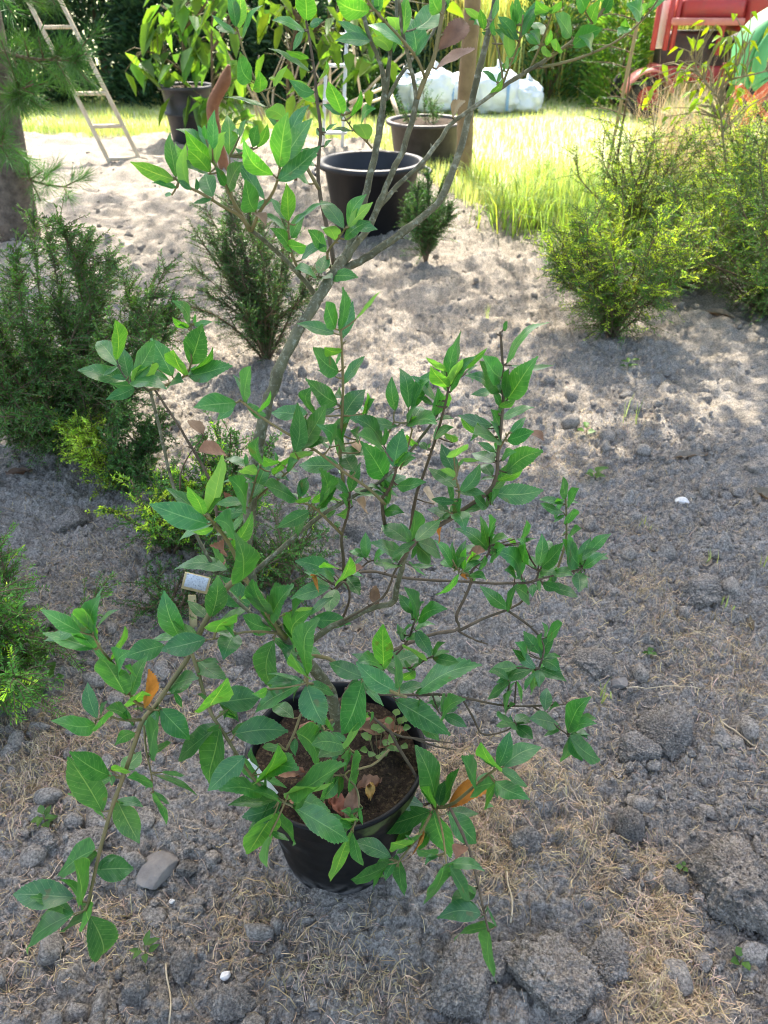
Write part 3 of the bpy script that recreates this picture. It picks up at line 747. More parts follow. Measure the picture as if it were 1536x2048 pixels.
def build_pots():
    x, y = POT
    e = empty('plant_pot', (x, y, -0.006), 'black plastic plant pot with algae-stained rim standing on the soil', 'pot')
    prof = [(0.0, 0.002), (0.100, 0.0), (0.110, 0.003), (0.112, 0.012), (0.124, 0.10), (0.137, 0.19), (0.1435, 0.232), (0.150, 0.236), (0.1545, 0.276), (0.1560, 0.281), (0.1585, 0.283),
            (0.1590, 0.279), (0.1600, 0.280), (0.1600, 0.2835), (0.1575, 0.2860), (0.1525, 0.2850), (0.1505, 0.279), (0.146, 0.245), (0.140, 0.22)]
    V, F = lathe(prof, (x, y, -0.006), 96); mk('pot_body', V, F, M_POT, e, True)
    # potting soil: uneven top
    n, k = 26, 72; r = np.linspace(0, 0.1445, n)[:, None]; a = np.linspace(0, 2 * np.pi, k, endpoint=False)[None]
    px, py = (r * np.cos(a)).ravel() + x, (r * np.sin(a)).ravel() + y
    pz = 0.246 + 0.035 * (fbm(px * 22, py * 22, 3, 4) - 0.5) + 0.02 * bumps(px, py, 0.016, 5, 0.7, 0.2, 0.5) / 0.008 * 0.4
    i, j = np.meshgrid(np.arange(n - 1), np.arange(k), indexing='ij'); aa = i * k + j; bb = i * k + (j + 1) % k
    mk('potting_soil', np.stack([px, py, pz], -1), np.stack([aa, bb, bb + k, aa + k], -1).reshape(-1, 4), M_POTSOIL, e, True)
    # dry leaves on the potting soil
    rng = np.random.RandomState(4)
    spots = [(-0.055, -0.09, 'tan'), (0.005, -0.10, 'red'), (0.03, -0.105, 'tan'), (-0.02, -0.115, 'tan'), (0.06, -0.06, 'tan'), (-0.08, -0.04, 'tan'), (0.05, 0.085, 'tan'), (0.09, 0.02, 'tan'), (0.015, 0.10, 'tan'), (0.08, 0.07, 'tan'), (0.10, 0.055, 'tan'), (-0.05, 0.06, 'tan')]
    for q, (dx, dy, k_) in enumerate(spots):
        b = Buf(); flat_leaf(b, (0, 0, 0), rng.uniform(0, 6), rng.uniform(0.045, 0.065), rng.uniform(0.02, 0.028), rng, 0.5, (1.5, 1.3, 1.25) if k_ == 'tan' else (1.3, 0.7, 0.6))
        o = b.build('fallen_leaf', M_DEAD, None, True); o.location = (x + dx, y + dy, 0.258 + 0.004 * (q % 3)); o.rotation_euler = (rng.normal(0, 0.25), rng.normal(0, 0.25), 0)
        if k_ == 'red': tag(o, 'reddish curled dead leaf among the tan ones on the soil inside the pot', 'dry leaf', 'dead leaves lying inside the pot')
        else: tag(o, 'curled tan dead leaf lying on the dark soil inside the pot', 'dry leaf', 'dead leaves lying inside the pot')
    b = Buf(); flat_leaf(b, (0, 0, 0), -0.35, 0.068, 0.030, rng, 0.4, (0.62, 0.55, 0.45)); o = b.build('fallen_leaf', M_DEAD, None, True); o.location = (x + 0.06, y + 0.045, 0.274)
    tag(o, 'large dark brown dead leaf, flattest of those inside the pot', 'dry leaf', 'dead leaves lying inside the pot')
    b = Buf(); flat_leaf(b, (0, 0, 0), 1.5, 0.034, 0.017, rng, 0.3, (2.6, 2.6, 1.2)); o = b.build('fallen_leaf', M_DEAD, None, True); o.location = (x + 0.062, y - 0.075, 0.266)
    tag(o, 'small yellow-spotted dead leaf on the soil inside the pot', 'dry leaf', 'dead leaves lying inside the pot')
    # white plant tag stuck in the pot
    P0, P1 = at(492, 1522, 0.745), at(548, 1592, 0.752); 
    V, F = bar(P0, P1, 0.017, 0.0012, up=(0.3, -0.8, 0.6), bev=0.0003)
    o = mk('plant_tag', V, F, M_WHITEPL); tag(o, 'white plastic tag lying under leaves across the left rim of the pot', 'plant tag')
    # clover-like weeds in the pot
    for q, (dx, dy) in enumerate([(0.10, 0.03), (0.075, 0.0)]):
        e2 = empty('pot_weed', (x + dx, y + dy, 0.252), ['pale clover-like weed growing at the right rim inside the pot', 'small round-leaved weed in the middle of the pot soil'][q], 'weed')
        n = 12; th = np.arange(n) * 2.4; b = Buf(); hh = rng.uniform(0.01, 0.06, n)
        leaf_cards(np.stack([x + dx + np.cos(th) * 0.018, y + dy + np.sin(th) * 0.018, 0.252 + hh], -1), np.stack([np.cos(th), np.sin(th), np.full(n, 0.3)], -1), np.tile([0, 0, 1.0], (n, 1)), 0.016, 0.016, 0.1, 0.1, rtint(rng, n, 0.9, 1.3, 0.1), b)
        b.build('foliage', M_LEAF, e2, True); b = Buf()
        for a_ in range(n): b.add(*tube([[x + dx, y + dy, 0.236], [x + dx + math.cos(th[a_]) * 0.012, y + dy + math.sin(th[a_]) * 0.012, 0.240 + hh[a_] * 0.7], [x + dx + math.cos(th[a_]) * 0.018, y + dy + math.sin(th[a_]) * 0.018, 0.252 + hh[a_]]], 0.0006, 4))
        b.build('stem', M_TWIG, e2, True)

def tub(name, x, y, r, h, mat, label, taper=0.8, rimw=0.03, ridge=None, soil=None, handles=False, lip=0.03, k=64):
    e = empty(name, (x, y, 0), label, 'tub')
    rb = r * taper; prof = [(0, 0.0), (rb - 0.01, 0.0), (rb, 0.01)]
    if ridge:
        rr = rb + (r - rb) * ridge; z = h * ridge
        prof += [(rr - 0.004, z - 0.02), (rr + 0.014, z - 0.012), (rr + 0.014, z + 0.006), (rr - 0.008, z + 0.014)]
    prof += [(r - 0.012, h - lip - 0.004), (r + rimw * 0.8, h - lip), (r + rimw, h - lip * 0.7), (r + rimw, h - 0.006), (r + rimw - 0.008, h), (r - 0.006, h), (r - 0.014, h - 0.01)]
    zin = h - soil if soil else h * 0.25
    prof += [(rb + (r - rb) * zin / h - 0.012, zin)]
    V, F = lathe(prof, (x, y, 0), k); mk('tub_body', V, F, mat, e, True)
    rs = rb + (r - rb) * zin / h - 0.011
    V, F = lathe([(rs, zin + 0.004), (rs * 0.7, zin + 0.02), (rs * 0.3, zin + 0.012), (0.0, zin + 0.018)], (x, y, 0), 32)
    mk('potting_soil' if soil else 'tub_floor', V, F, M_POTSOIL if soil else mat, e, True)
    if handles:
        for sx in (-1, 1):
            a = np.linspace(-0.5, 0.5, 9); P = np.stack([x + sx * (r + rimw * 0.9 + 0.035 * np.cos(a * np.pi)), y + 0.13 * a / 0.5, np.full(9, h - lip - 0.03)], -1)
            mk('handle', *tube(P, 0.012, 8), mat, e, True)
    return e
def build_tubs():
    tub('tall_tub', -1.95, 8.6, 0.25, 0.50, M_GREYTUB, 'tall dark grey tub with a ridge round its middle holding a sapling', 0.78, 0.02, ridge=0.52, soil=0.04)
    tub('black_tub', -0.08, 5.32, 0.315, 0.42, M_BLKTUB, 'wide black plastic tub standing behind the forked oak trunk', 0.78, 0.03, handles=True, lip=0.035)
    tub('low_tub', 0.38, 7.62, 0.335, 0.33, M_BRNTUB, 'wide brownish tub with pale rim holding a conifer seedling beside the post', 0.85, 0.028, soil=0.03)

# ------------------------------------------------------------------ shrubs and small conifers (sprays of needles on twigs)
def spray_plant(name, base, height, radius, nstem, ntwig, seed, label, cat, group=None, nl=0.016, nw=0.0035, per=26, twigL=0.09, tint=(1, 1, 1), gold=0.0, up=0.5,
                stem_mat=None, upright=0.6, mat=None, stemr=0.006, flat=True, zmin=0.06, squash=1.0, droop=0.15, tvar=(0.6, 1.35), fleckdir=None):
    rng = np.random.RandomState(seed); bx, by = base; bz = gh(bx, by); e = empty(name, (bx, by, bz), label, cat, group)
    sb, fb = Buf(), Buf(); tp, td, tl = [], [], []
    stems = []
    for i in range(nstem):
        th = rng.uniform(0, 6.283); rr = radius * rng.uniform(0.15, 1.0) ** 0.7; hh = height * rng.uniform(0.55, 1.0) * (1 - 0.35 * (rr / radius) ** 2)
        P = np.array([[0, 0, -0.02], [rr * 0.3 * math.cos(th), rr * 0.3 * math.sin(th), hh * upright * 0.45], [rr * 0.75 * math.cos(th), rr * 0.75 * math.sin(th) * squash, hh * (0.5 + upright * 0.25)], [rr * math.cos(th), rr * math.sin(th) * squash, hh]])
        P[1:, :2] += rng.normal(0, radius * 0.08, (3, 2)); S = spline(P, 14) + [bx, by, bz]; stems.append(S)
        sb.add(*tube(S, np.linspace(stemr, stemr * 0.25, 14), 5))
    for i in range(ntwig):
        S = stems[rng.randint(nstem)]; f = rng.uniform(0, 1) ** 0.75; k = f * 12.9; j = int(k); p = S[j] * (1 - (k - j)) + S[j + 1] * (k - j)
        if p[2] - bz < zmin * height: continue
        ax = norm(S[min(j + 2, 13)] - S[j]); out = np.array([p[0] - bx, p[1] - by, 0]); out = out / (np.linalg.norm(out) + 0.02)
        d = norm(rng.normal(0, 0.75, 3) + out * 0.6 + ax * up * 1.2 + [0, 0, 0.15]); L = twigL * rng.uniform(0.55, 1.45) * (1.2 - 0.5 * f)
        q = np.array([p, p + d * L * 0.55 + [0, 0, -droop * L * 0.1], p + d * L + [0, 0, -droop * L * 0.45]])
        sb.add(*tube(q, [0.0016, 0.0012, 0.0006], 3, False)); tp.append(q); td.append(d); tl.append(L)
    Q = np.array(tp); n = len(Q); m = per
    s = (np.arange(m) + 0.5) / m; s = np.tile(s, (n, 1)) + rng.uniform(-0.4, 0.4, (n, m)) / m; s = np.clip(s, 0, 1)[:, :, None]
    P = Q[:, None, 0] * (1 - s) ** 2 + 2 * Q[:, None, 1] * s * (1 - s) + Q[:, None, 2] * s ** 2
    D = norm(Q[:, 2] - Q[:, 0])[:, None] + 0 * s
    if flat:
        S1 = norm(np.cross(np.array(td), rng.normal(0, 0.5, (n, 3)) + [0, 0, 1.0]))[:, None]
        sg = np.where(np.arange(m) % 2 == 0, 1, -1)[None, :, None]
        nd = norm(S1 * sg + D * 0.75 + rng.normal(0, 0.28, (n, m, 3)))
    else:
        nd = norm(rng.normal(0, 1, (n, m, 3)) + D * 0.7)
    hrel = np.clip((Q[:, 2, 2] - bz) / height, 0, 1)
    base_t = rtint(rng, n, *tvar, 0.12) * np.array(tint)
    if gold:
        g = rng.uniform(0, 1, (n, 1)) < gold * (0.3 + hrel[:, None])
        if fleckdir is not None: g = g & ((Q[:, 2, :2] - np.array([bx, by])) @ np.array(fleckdir) > 0)[:, None]  # keeps the painted sun-fleck yellow to one side of the plant
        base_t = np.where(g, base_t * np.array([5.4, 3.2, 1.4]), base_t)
    tt = np.repeat(base_t[:, None], m, 1) * rng.uniform(0.8, 1.2, (n, m, 1))
    tt = tt * (1 + np.clip(s - 0.75, 0, 1) * 1.6)              # paler young tips
    needles(P.reshape(-1, 3), nd.reshape(-1, 3), nl * rng.uniform(0.7, 1.2, n * m) , nw, tt.reshape(-1, 3), fb, rng)
    sb.build('stem', stem_mat or M_BROWNST, e, True); fb.build('foliage', mat or M_YEW, e)
    return e

def build_shrubs():
    G = 'conifer shrubs planted in the bed'
    g = gnd
    spray_plant('yew_shrub', (-1.16, 2.42), 0.86, 0.47, 51, 6380, 1, 'big dense dark green yew shrub at the left beneath the pine', 'shrub', G, 0.0145, 0.0042, 24, 0.10, (1.2, 1.15, 0.9), up=0.6)
    spray_plant('yew_shrub', (-0.52, 3.18), 0.76, 0.31, 38, 2100, 2, 'thin dark upright shrub directly behind the oak trunk', 'shrub', G, 0.012, 0.0032, 24, 0.09, (0.85, 0.9, 0.85), up=1.0, upright=0.95, zmin=0.02)
    spray_plant('yew_shrub', (0.25, 4.6), 0.56, 0.17, 13, 836, 3, 'small upright shrub growing to the right of the black tub', 'shrub', G, 0.016, 0.004, 24, 0.10, (0.95, 1.0, 0.9), up=1.3, upright=1.0)
    spray_plant('yew_shrub', (1.08, 3.48), 0.68, 0.34, 46, 1500, 4, 'sunlit yellow-green yew shrub at the middle right of the bed', 'shrub', G, 0.016, 0.0042, 24, 0.13, (1.4, 1.3, 0.8), 0.45, up=0.4, upright=0.95, zmin=0.03)
    spray_plant('yew_shrub', (1.92, 3.75), 0.86, 0.54, 48, 2300, 5, 'large dark green yew shrub cut off by the right edge', 'shrub', G, 0.016, 0.0042, 24, 0.14, (1.25, 1.2, 0.8), 0.22, up=0.4, upright=0.8, zmin=0.03)
    spray_plant('yew_shrub', (1.50, 4.75), 0.85, 0.46, 40, 900, 6, 'loose open shrub with pale tips behind the sunlit yew', 'shrub', G, 0.018, 0.0045, 20, 0.17, (1.6, 1.4, 0.85), 0.4, up=0.3, upright=0.95)
    spray_plant('yew_shrub', (2.45, 5.3), 0.95, 0.6, 44, 1000, 7, 'straggly pale shrub furthest back on the right', 'shrub', G, 0.018, 0.0045, 20, 0.18, (1.7, 1.5, 0.9), 0.4, up=0.3, upright=0.9)
    spray_plant('yew_shrub', (1.62, 4.1), 0.55, 0.34, 34, 600, 41, 'low wispy shrub between the sunlit yew and the large dark yew', 'shrub', G, 0.018, 0.0045, 20, 0.16, (1.45, 1.35, 0.8), 0.4, up=0.3)
    spray_plant('yew_shrub', (2.15, 4.6), 0.85, 0.42, 40, 800, 42, 'wispy shrub rising behind the large dark yew at the right', 'shrub', G, 0.018, 0.0045, 20, 0.17, (1.6, 1.4, 0.85), 0.4, up=0.3, upright=0.9)
    spray_plant('yew_shrub', (-0.93, 1.30), 0.40, 0.26, 27, 1760, 8, 'low light green yew cut off by the left edge in the foreground', 'shrub', G, 0.012, 0.0032, 28, 0.09, (1.7, 1.8, 1.1), 0.05, up=0.5, droop=0.5)
    spray_plant('dwarf_conifer', (-0.86, 2.14), 0.35, 0.16, 21, 690, 9, 'dwarf conifer with sun-fleck yellow painted into its left shoots at the edge of the left shrub', 'shrub', G, 0.012, 0.0042, 34, 0.08, (1.05, 1.05, 0.85), 1.3, up=0.7, flat=False, fleckdir=(-0.6, 0.0))  # sun fleck put into the needle colour as a yellow tint
    spray_plant('dwarf_conifer', (-0.62, 1.78), 0.25, 0.17, 15, 345, 10, 'dwarf conifer with yellow-tipped shoots spreading left of the plant label', 'shrub', G, 0.012, 0.0042, 34, 0.085, (1.5, 1.5, 0.95), 0.35, up=0.7, flat=False)
    spray_plant('dwarf_conifer', (-0.45, 1.90), 0.36, 0.15, 18, 450, 11, 'upright light green dwarf conifer just left of the oak trunk', 'shrub', G, 0.012, 0.0042, 34, 0.085, (1.45, 1.55, 1.0), 0.12, up=1.2, flat=False)
    spray_plant('dwarf_conifer', (-0.29, 1.62), 0.22, 0.19, 18, 540, 12, 'low dark green dwarf conifer at the foot of the oak trunk', 'shrub', G, 0.010, 0.0032, 30, 0.075, (1.2, 1.3, 1.0), 0.05, up=0.5, flat=False)
    spray_plant('dwarf_conifer', (-0.56, 1.52), 0.13, 0.13, 10, 135, 13, 'tiny sparse dwarf conifer lying behind the plant label', 'shrub', G, 0.010, 0.0032, 28, 0.07, (1.0, 1.1, 0.9), 0.0, up=0.4, flat=False)
    # seedling conifer in the brown tub
    e = spray_plant('conifer_seedling', (0.36, 7.55), 0.70, 0.26, 9, 230, 14, 'small dark conifer seedling growing in the wide brownish tub', 'conifer', None, 0.022, 0.005, 22, 0.14, (0.8, 0.95, 0.8), up=1.2, upright=1.0, zmin=0.42)

def build_label():
    x, y = gnd(386, 1262); e = empty('plant_label', (x, y, 0), 'weathered yellowish plastic plant label on a stake left of the oak', 'plant label')
    M_LAB = pmat('aged_plastic', (0.52, 0.42, 0.20), (0.40, 0.31, 0.14), 40, 0.6); M_LABW = pmat('faded_label', (0.52, 0.55, 0.55), (0.40, 0.43, 0.43), 60, 0.6, c3=(0.12, 0.14, 0.15), scale3=260)
    A = np.array([x, y, -0.02]); T = at(384, 1190, y + 0.015); T2 = at(384, 1120, y + 0.03)
    b = Buf(); b.add(*bar(A, T, 0.020, 0.004, up=(0, 1, 0.2), bev=0.001)); b.build('stake', M_LAB, e)
    c = (T + at(384, 1150, y + 0.02)) / 2
    V, F = bar(at(366, 1160, y + 0.012), at(418, 1172, y + 0.012), 0.045, 0.006, up=(0, -1, 0.35), bev=0.0015); mk('label_plate', V, F, M_LAB, e)
    V, F = bar(at(371, 1159, y + 0.006), at(414, 1170, y + 0.006), 0.036, 0.002, up=(0, -1, 0.35), bev=0.0005); mk('label_face', V, F, M_LABW, e)

# ------------------------------------------------------------------ trees, hedge and things further off
def tree(name, base, top, r0, label, group=None, limbs=(), crown=None, bark=None, leafmat=None, seed=0, cat='tree', bend=0.1):
    """tapered trunk with limbs; crown: list of (cx,cy,cz,rx,ry,rz,n) clumps of leaf cards"""
    rng = np.random.RandomState(seed); base = np.array(base, float); top = np.array(top, float)
    e = empty(name, base, label, cat, group)
    P = spline([base + [0, 0, -0.05], base * 0.65 + top * 0.35 + [bend, 0, 0], base * 0.3 + top * 0.7 - [bend * 0.6, 0, 0], top], 18)
    b = Buf(); b.add(*tube(P, np.linspace(r0 * 1.15, r0 * 0.35, 18), 12)); b.build('trunk', bark or M_PINEBARK, e, True)
    b = Buf()
    for a, c in limbs:
        k = int(a * 17); q = P[k]; c = np.array(c, float)
        b.add(*tube(spline([q, q * 0.5 + c * 0.5 + [0, 0, 0.15], c], 9), np.linspace(r0 * 0.45, r0 * 0.12, 9), 7))
    b.build('limb', bark or M_PINEBARK, e, True)
    return e, P, rng
def crown_cards(e, clumps, L, W, mat, rng, name='crown', droop=0.25, sub=10, tv=(0.7, 1.25), tint=(1, 1, 1)):
    b = Buf()
    for cx, cy, cz, rx, ry, rz, n in clumps:
        c = rng.normal(size=(sub, 3)); c = norm(c) * rng.uniform(0.35, 1, (sub, 1)) ** 0.6 * [rx, ry, rz] + [cx, cy, cz]
        k = rng.randint(0, sub, n); P = c[k] + rng.normal(0, 1, (n, 3)) * np.array([rx, ry, rz]) * 0.27
        D = norm(rng.normal(size=(n, 3)) + [0, 0, -0.15]); Nn = rng.normal(0, 0.6, (n, 3)) + [0, 0, 1]
        leaf_cards(P, D, Nn, L * rng.uniform(0.65, 1.25, n), W * rng.uniform(0.7, 1.2, n), 0.2, droop, rtint(rng, n, *tv, 0.15) * np.array(tint) * rng.uniform(0.75, 1.2, (sub, 1))[k], b)
    return b.build(name, mat, e, True)

def build_trees():
    # pine at the left
    x, y = -2.36, 5.1
    e, P, rng = tree('pine_tree', (x, y, 0), (x + 0.22, y + 0.1, 3.4), 0.115, 'leaning pine with long soft needles at the left edge', None, seed=3, cat='pine', bend=0.03)
    tips = []
    bb = Buf()
    def pine_branch(p, d, L, nt):
        S = spline([p, p + np.array(d) * L * 0.5 + [0, 0, -0.02], p + np.array(d) * L], 9); bb.add(*tube(S, np.linspace(0.012, 0.004, 9), 6))
        for q in range(nt):
            k = rng.uniform(0.25, 1) * 7.9; j = int(k); s0 = S[j] + (S[j + 1] - S[j]) * (k - j); dd = norm(np.array(d) + rng.normal(0, 0.6, 3)); l = rng.uniform(0.1, 0.26)
            s1 = s0 + dd * l; bb.add(*tube([s0, s1], [0.005, 0.003], 5)); tips.append((s0, s1))
    for z0, dx, dy, dz, L, nt in [(0.75, 0.55, -0.75, 0.12, 0.85, 12), (0.95, 0.7, -0.7, 0.0, 1.05, 16), (1.1, 0.25, -1.0, 0.05, 1.2, 16), (1.2, 0.75, -0.5, 0.15, 1.0, 15), (1.4, 0.45, -0.9, -0.1, 1.2, 16), (1.35, -0.2, -1, 0.0, 1.0, 12), (1.6, 0.8, -0.55, -0.15, 1.1, 15),
                                  (0.6, 0.35, -0.9, 0.05, 0.7, 8), (0.45, 0.75, -0.45, -0.05, 0.55, 7), (1.7, 0.2, -1, 0.1, 1.1, 12), (1.9, 0.6, -0.7, 0.2, 1.2, 12), (2.2, 0.3, -0.8, 0.3, 1.2, 12), (2.2, -0.7, 0.4, 0.3, 1.0, 10), (2.6, 0.6, 0.5, 0.3, 1.0, 10), (2.9, 0.5, -0.4, 0.4, 0.9, 10), (3.2, -0.4, -0.3, 0.6, 0.8, 10), (1.5, -0.8, -0.2, 0.1, 0.9, 8)]:
        k = int(np.argmin(np.abs(P[:, 2] - z0))); pine_branch(P[k], norm([dx, dy, dz]), L, nt)
    bb.build('branch', M_BROWNST, e, True)
    A = np.array([t[0] for t in tips]); B = np.array([t[1] for t in tips]); n, m = len(A), 120
    s = rng.uniform(0.05, 1, (n, m, 1)); Pn = A[:, None] * (1 - s) + B[:, None] * s; D = norm(B - A)[:, None]
    nd = norm(D * rng.uniform(0.4, 1.4, (n, m, 1)) + rng.normal(0, 0.55, (n, m, 3))); fb = Buf()
    needles(Pn.reshape(-1, 3), nd.reshape(-1, 3), rng.uniform(0.08, 0.14, n * m), 0.0030, np.repeat(rtint(rng, n, 0.75, 1.3, 0.12), m, 0) * [1.15, 1.25, 1.2], fb, rng)
    fb.build('needle_foliage', M_YEW, e)
    # trees beyond the frame whose crowns shade the bed
    rng0 = np.random.RandomState(77)
    G = 'tall trees casting the dappled shade'
    for nm, bx, by, h, lab, clumps, lt in [
        ('shade_tree', 3.9, 3.4, 5.6, 'tall broad-leaved tree off to the right whose branches overhang the bed',
         [(2.3, 4.2, 3.6, 1.2, 1.0, 0.75, 3200), (1.2, 4.6, 4.3, 1.0, 1.0, 0.8, 3000), (0.2, 4.6, 4.0, 1.0, 0.9, 0.7, 2800), (3.4, 4.0, 4.9, 1.2, 1.2, 0.9, 1800), (1.0, 4.1, 3.2, 0.9, 0.7, 0.5, 2200), (2.1, 5.2, 4.9, 1.0, 0.9, 0.6, 2200), (0.4, 5.4, 4.6, 0.9, 0.7, 0.5, 520), (3.3, 6.2, 4.9, 1.2, 0.9, 0.6, 500)], 1.0),
        ('shade_tree', 5.6, 8.6, 6.4, 'tall broad-leaved tree far off to the right with thin high branches',
         [(2.4, 8.2, 5.0, 1.3, 0.9, 0.5, 260), (1.0, 8.0, 5.2, 1.2, 0.9, 0.5, 430), (3.8, 8.2, 5.4, 1.3, 1.0, 0.7, 600), (0.1, 7.6, 5.2, 1.0, 0.8, 0.4, 300), (5.4, 8.4, 6.0, 1.3, 1.3, 0.9, 1500)], 1.0),
        ('shade_tree', -6.2, 8.6, 6.4, 'tall broad-leaved tree far off to the left with thin high branches',
         [(-1.2, 8.6, 5.1, 1.0, 0.9, 0.5, 420), (-2.4, 8.2, 5.3, 1.1, 0.8, 0.5, 520), (-0.8, 10.2, 5.2, 1.1, 0.7, 0.4, 380), (-2.2, 10.0, 5.4, 1.0, 0.7, 0.4, 300), (-3.8, 8.4, 5.5, 1.2, 1.0, 0.7, 900), (-5.4, 8.5, 6.0, 1.3, 1.2, 0.9, 1400)], 1.0),
        ('shade_tree', -3.7, 3.0, 5.6, 'tall broad-leaved tree off to the left whose branches overhang the bed',
         [(-2.2, 3.7, 3.5, 1.1, 1.0, 0.8, 3000), (-1.2, 4.2, 3.9, 1.1, 0.9, 0.8, 3200), (-0.6, 3.8, 3.3, 0.9, 0.7, 0.5, 2400), (-2.4, 4.8, 4.4, 1.0, 0.8, 0.7, 1600), (-3.4, 3.6, 4.6, 1.1, 1.1, 0.9, 1800)], 1.0)]:
        limbs = [(0.55 + 0.07 * i, (c[0], c[1], c[2])) for i, c in enumerate(clumps)]
        e, P, r_ = tree(nm, (bx, by, 0), (bx * 0.8, by + 0.4, h), 0.16, lab, G, [(min(a, 0.95), c) for a, c in limbs], seed=int(abs(bx) * 10), cat='tree')
        crown_cards(e, clumps, 0.15, 0.085, M_LEAF, r_, sub=16)
    # dark conifer hedge trees at the back left, each a tree
    hed = [(-5.6, 11.6, 2.0, 0.9), (-4.6, 11.3, 1.6, 0.75), (-3.7, 11.7, 1.9, 0.8), (-2.85, 11.4, 1.7, 0.75), (-2.0, 11.8, 1.9, 0.8), (-1.15, 11.4, 1.6, 0.75), (-0.3, 12.0, 1.8, 0.8), (0.6, 12.6, 1.8, 0.8), (-6.6, 11.8, 1.9, 0.9)]
    names = ['outermost left', 'second from the left', 'behind the ladder', 'right of the ladder', 'behind the tall grey tub', 'behind the large-leaved sapling', 'behind the stepladder', 'at the right end of the row', 'furthest left and mostly hidden']
    for i, (hx, hy, hh, hr) in enumerate(hed):
        e, P, r_ = tree('hedge_conifer', (hx, hy, 0), (hx, hy, hh), 0.06, 'dense dark green conifer of the hedge row, ' + names[i], 'dark conifers of the hedge behind the garden', seed=100 + i, cat='conifer', bend=0.02, bark=M_BROWNST)
        n = 9000; z = hh * r_.uniform(0.01, 0.98, n); th = r_.uniform(0, 6.283, n)
        rad = hr * (1 - 0.75 * (z / hh) ** 1.6) * (0.55 + 0.6 * fbm(th * 1.6 + i * 7, z * 2.3, 50 + i, 3)) * r_.uniform(0.55, 1.05, n)
        Pn = np.stack([hx + rad * np.cos(th), hy + rad * np.sin(th), z], -1); D = np.stack([np.cos(th), np.sin(th), r_.uniform(-0.2, 1.3, n)], -1) + r_.normal(0, 0.4, (n, 3))
        b = Buf(); leaf_cards(Pn, D, r_.normal(0, 1, (n, 3)), 0.13 * r_.uniform(0.6, 1.2, n), 0.035, 0.15, 0.1, rtint(r_, n, 0.55, 1.35, 0.15), b); b.build('crown', M_CONIF, e)
    # light green bushes and reeds at the back right
    reed = [(0.9, 12.6, 1.7, 0.6), (1.7, 12.2, 1.6, 0.6), (2.5, 12.7, 1.8, 0.6), (3.3, 12.3, 1.7, 0.6), (4.2, 13.0, 1.9, 0.7), (5.2, 12.8, 1.9, 0.7), (6.2, 13.0, 2.0, 0.7)]
    rn = ['beside the end of the dark hedge', 'behind the wooden post', 'behind the white bags', 'right of the white bags', 'left of the red machine', 'behind the red machine', 'beyond the red machine at the far right']
    for i, (hx, hy, hh, hr) in enumerate(reed):
        r_ = np.random.RandomState(200 + i); e = empty('reed_clump', (hx, hy, 0), 'clump of tall sunlit yellow-green reeds ' + rn[i], 'reeds', 'reed clumps along the back of the lawn')
        n = 1500; b = Buf(); P0 = np.stack([hx + r_.normal(0, hr * 0.55, n), hy + r_.normal(0, hr * 0.4, n), np.zeros(n)], -1)
        blades(P0, hh * r_.uniform(0.5, 1.1, n), 0.022, r_, b, rtint(r_, n, 0.8, 1.5, 0.25) * [1.15, 1.0, 0.9], 0.4); b.build('foliage', M_GRASS, e)
    for i, (hx, hy, hh, hr, lab) in enumerate([(-0.15, 10.3, 0.55, 0.35, 'low dark bush on the lawn in front of the hedge'), (2.9, 10.9, 1.2, 0.45, 'feathery pale bush between the white bags and red machine'), (2.2, 11.6, 1.5, 0.5, 'dark feathery bush behind the white bags')]):
        r_ = np.random.RandomState(230 + i); e = empty('garden_bush', (hx, hy, 0), lab, 'bush', 'bushes on the far lawn'); n = 2600
        b = Buf(); th = r_.uniform(0, 6.28, n); z = hh * r_.uniform(0, 1, n); q = hr * np.sqrt(np.clip(1 - (z / hh - 0.35) ** 2 * 1.9, 0.05, 1)) * r_.uniform(0.2, 1, n) ** 0.5 * (0.6 + 0.6 * fbm(th * 2, z * 4, 3 + i, 2))
        leaf_cards(np.stack([hx + q * np.cos(th), hy + q * np.sin(th), z], -1), np.stack([np.cos(th), np.sin(th), r_.uniform(0, 1.5, n)], -1), r_.normal(0, 1, (n, 3)), 0.09, 0.03, 0.2, 0.1, rtint(r_, n, 0.7, 1.3, 0.2), b); b.build('foliage', M_YEW if i != 1 else M_LEAF, e)
        b = Buf()
        for q_ in range(6): b.add(*tube([[hx, hy, 0], [hx + r_.normal(0, hr * 0.4), hy + r_.normal(0, hr * 0.3), hh * 0.7]], [0.012, 0.004], 5))
        b.build('stem', M_BROWNST, e, True)

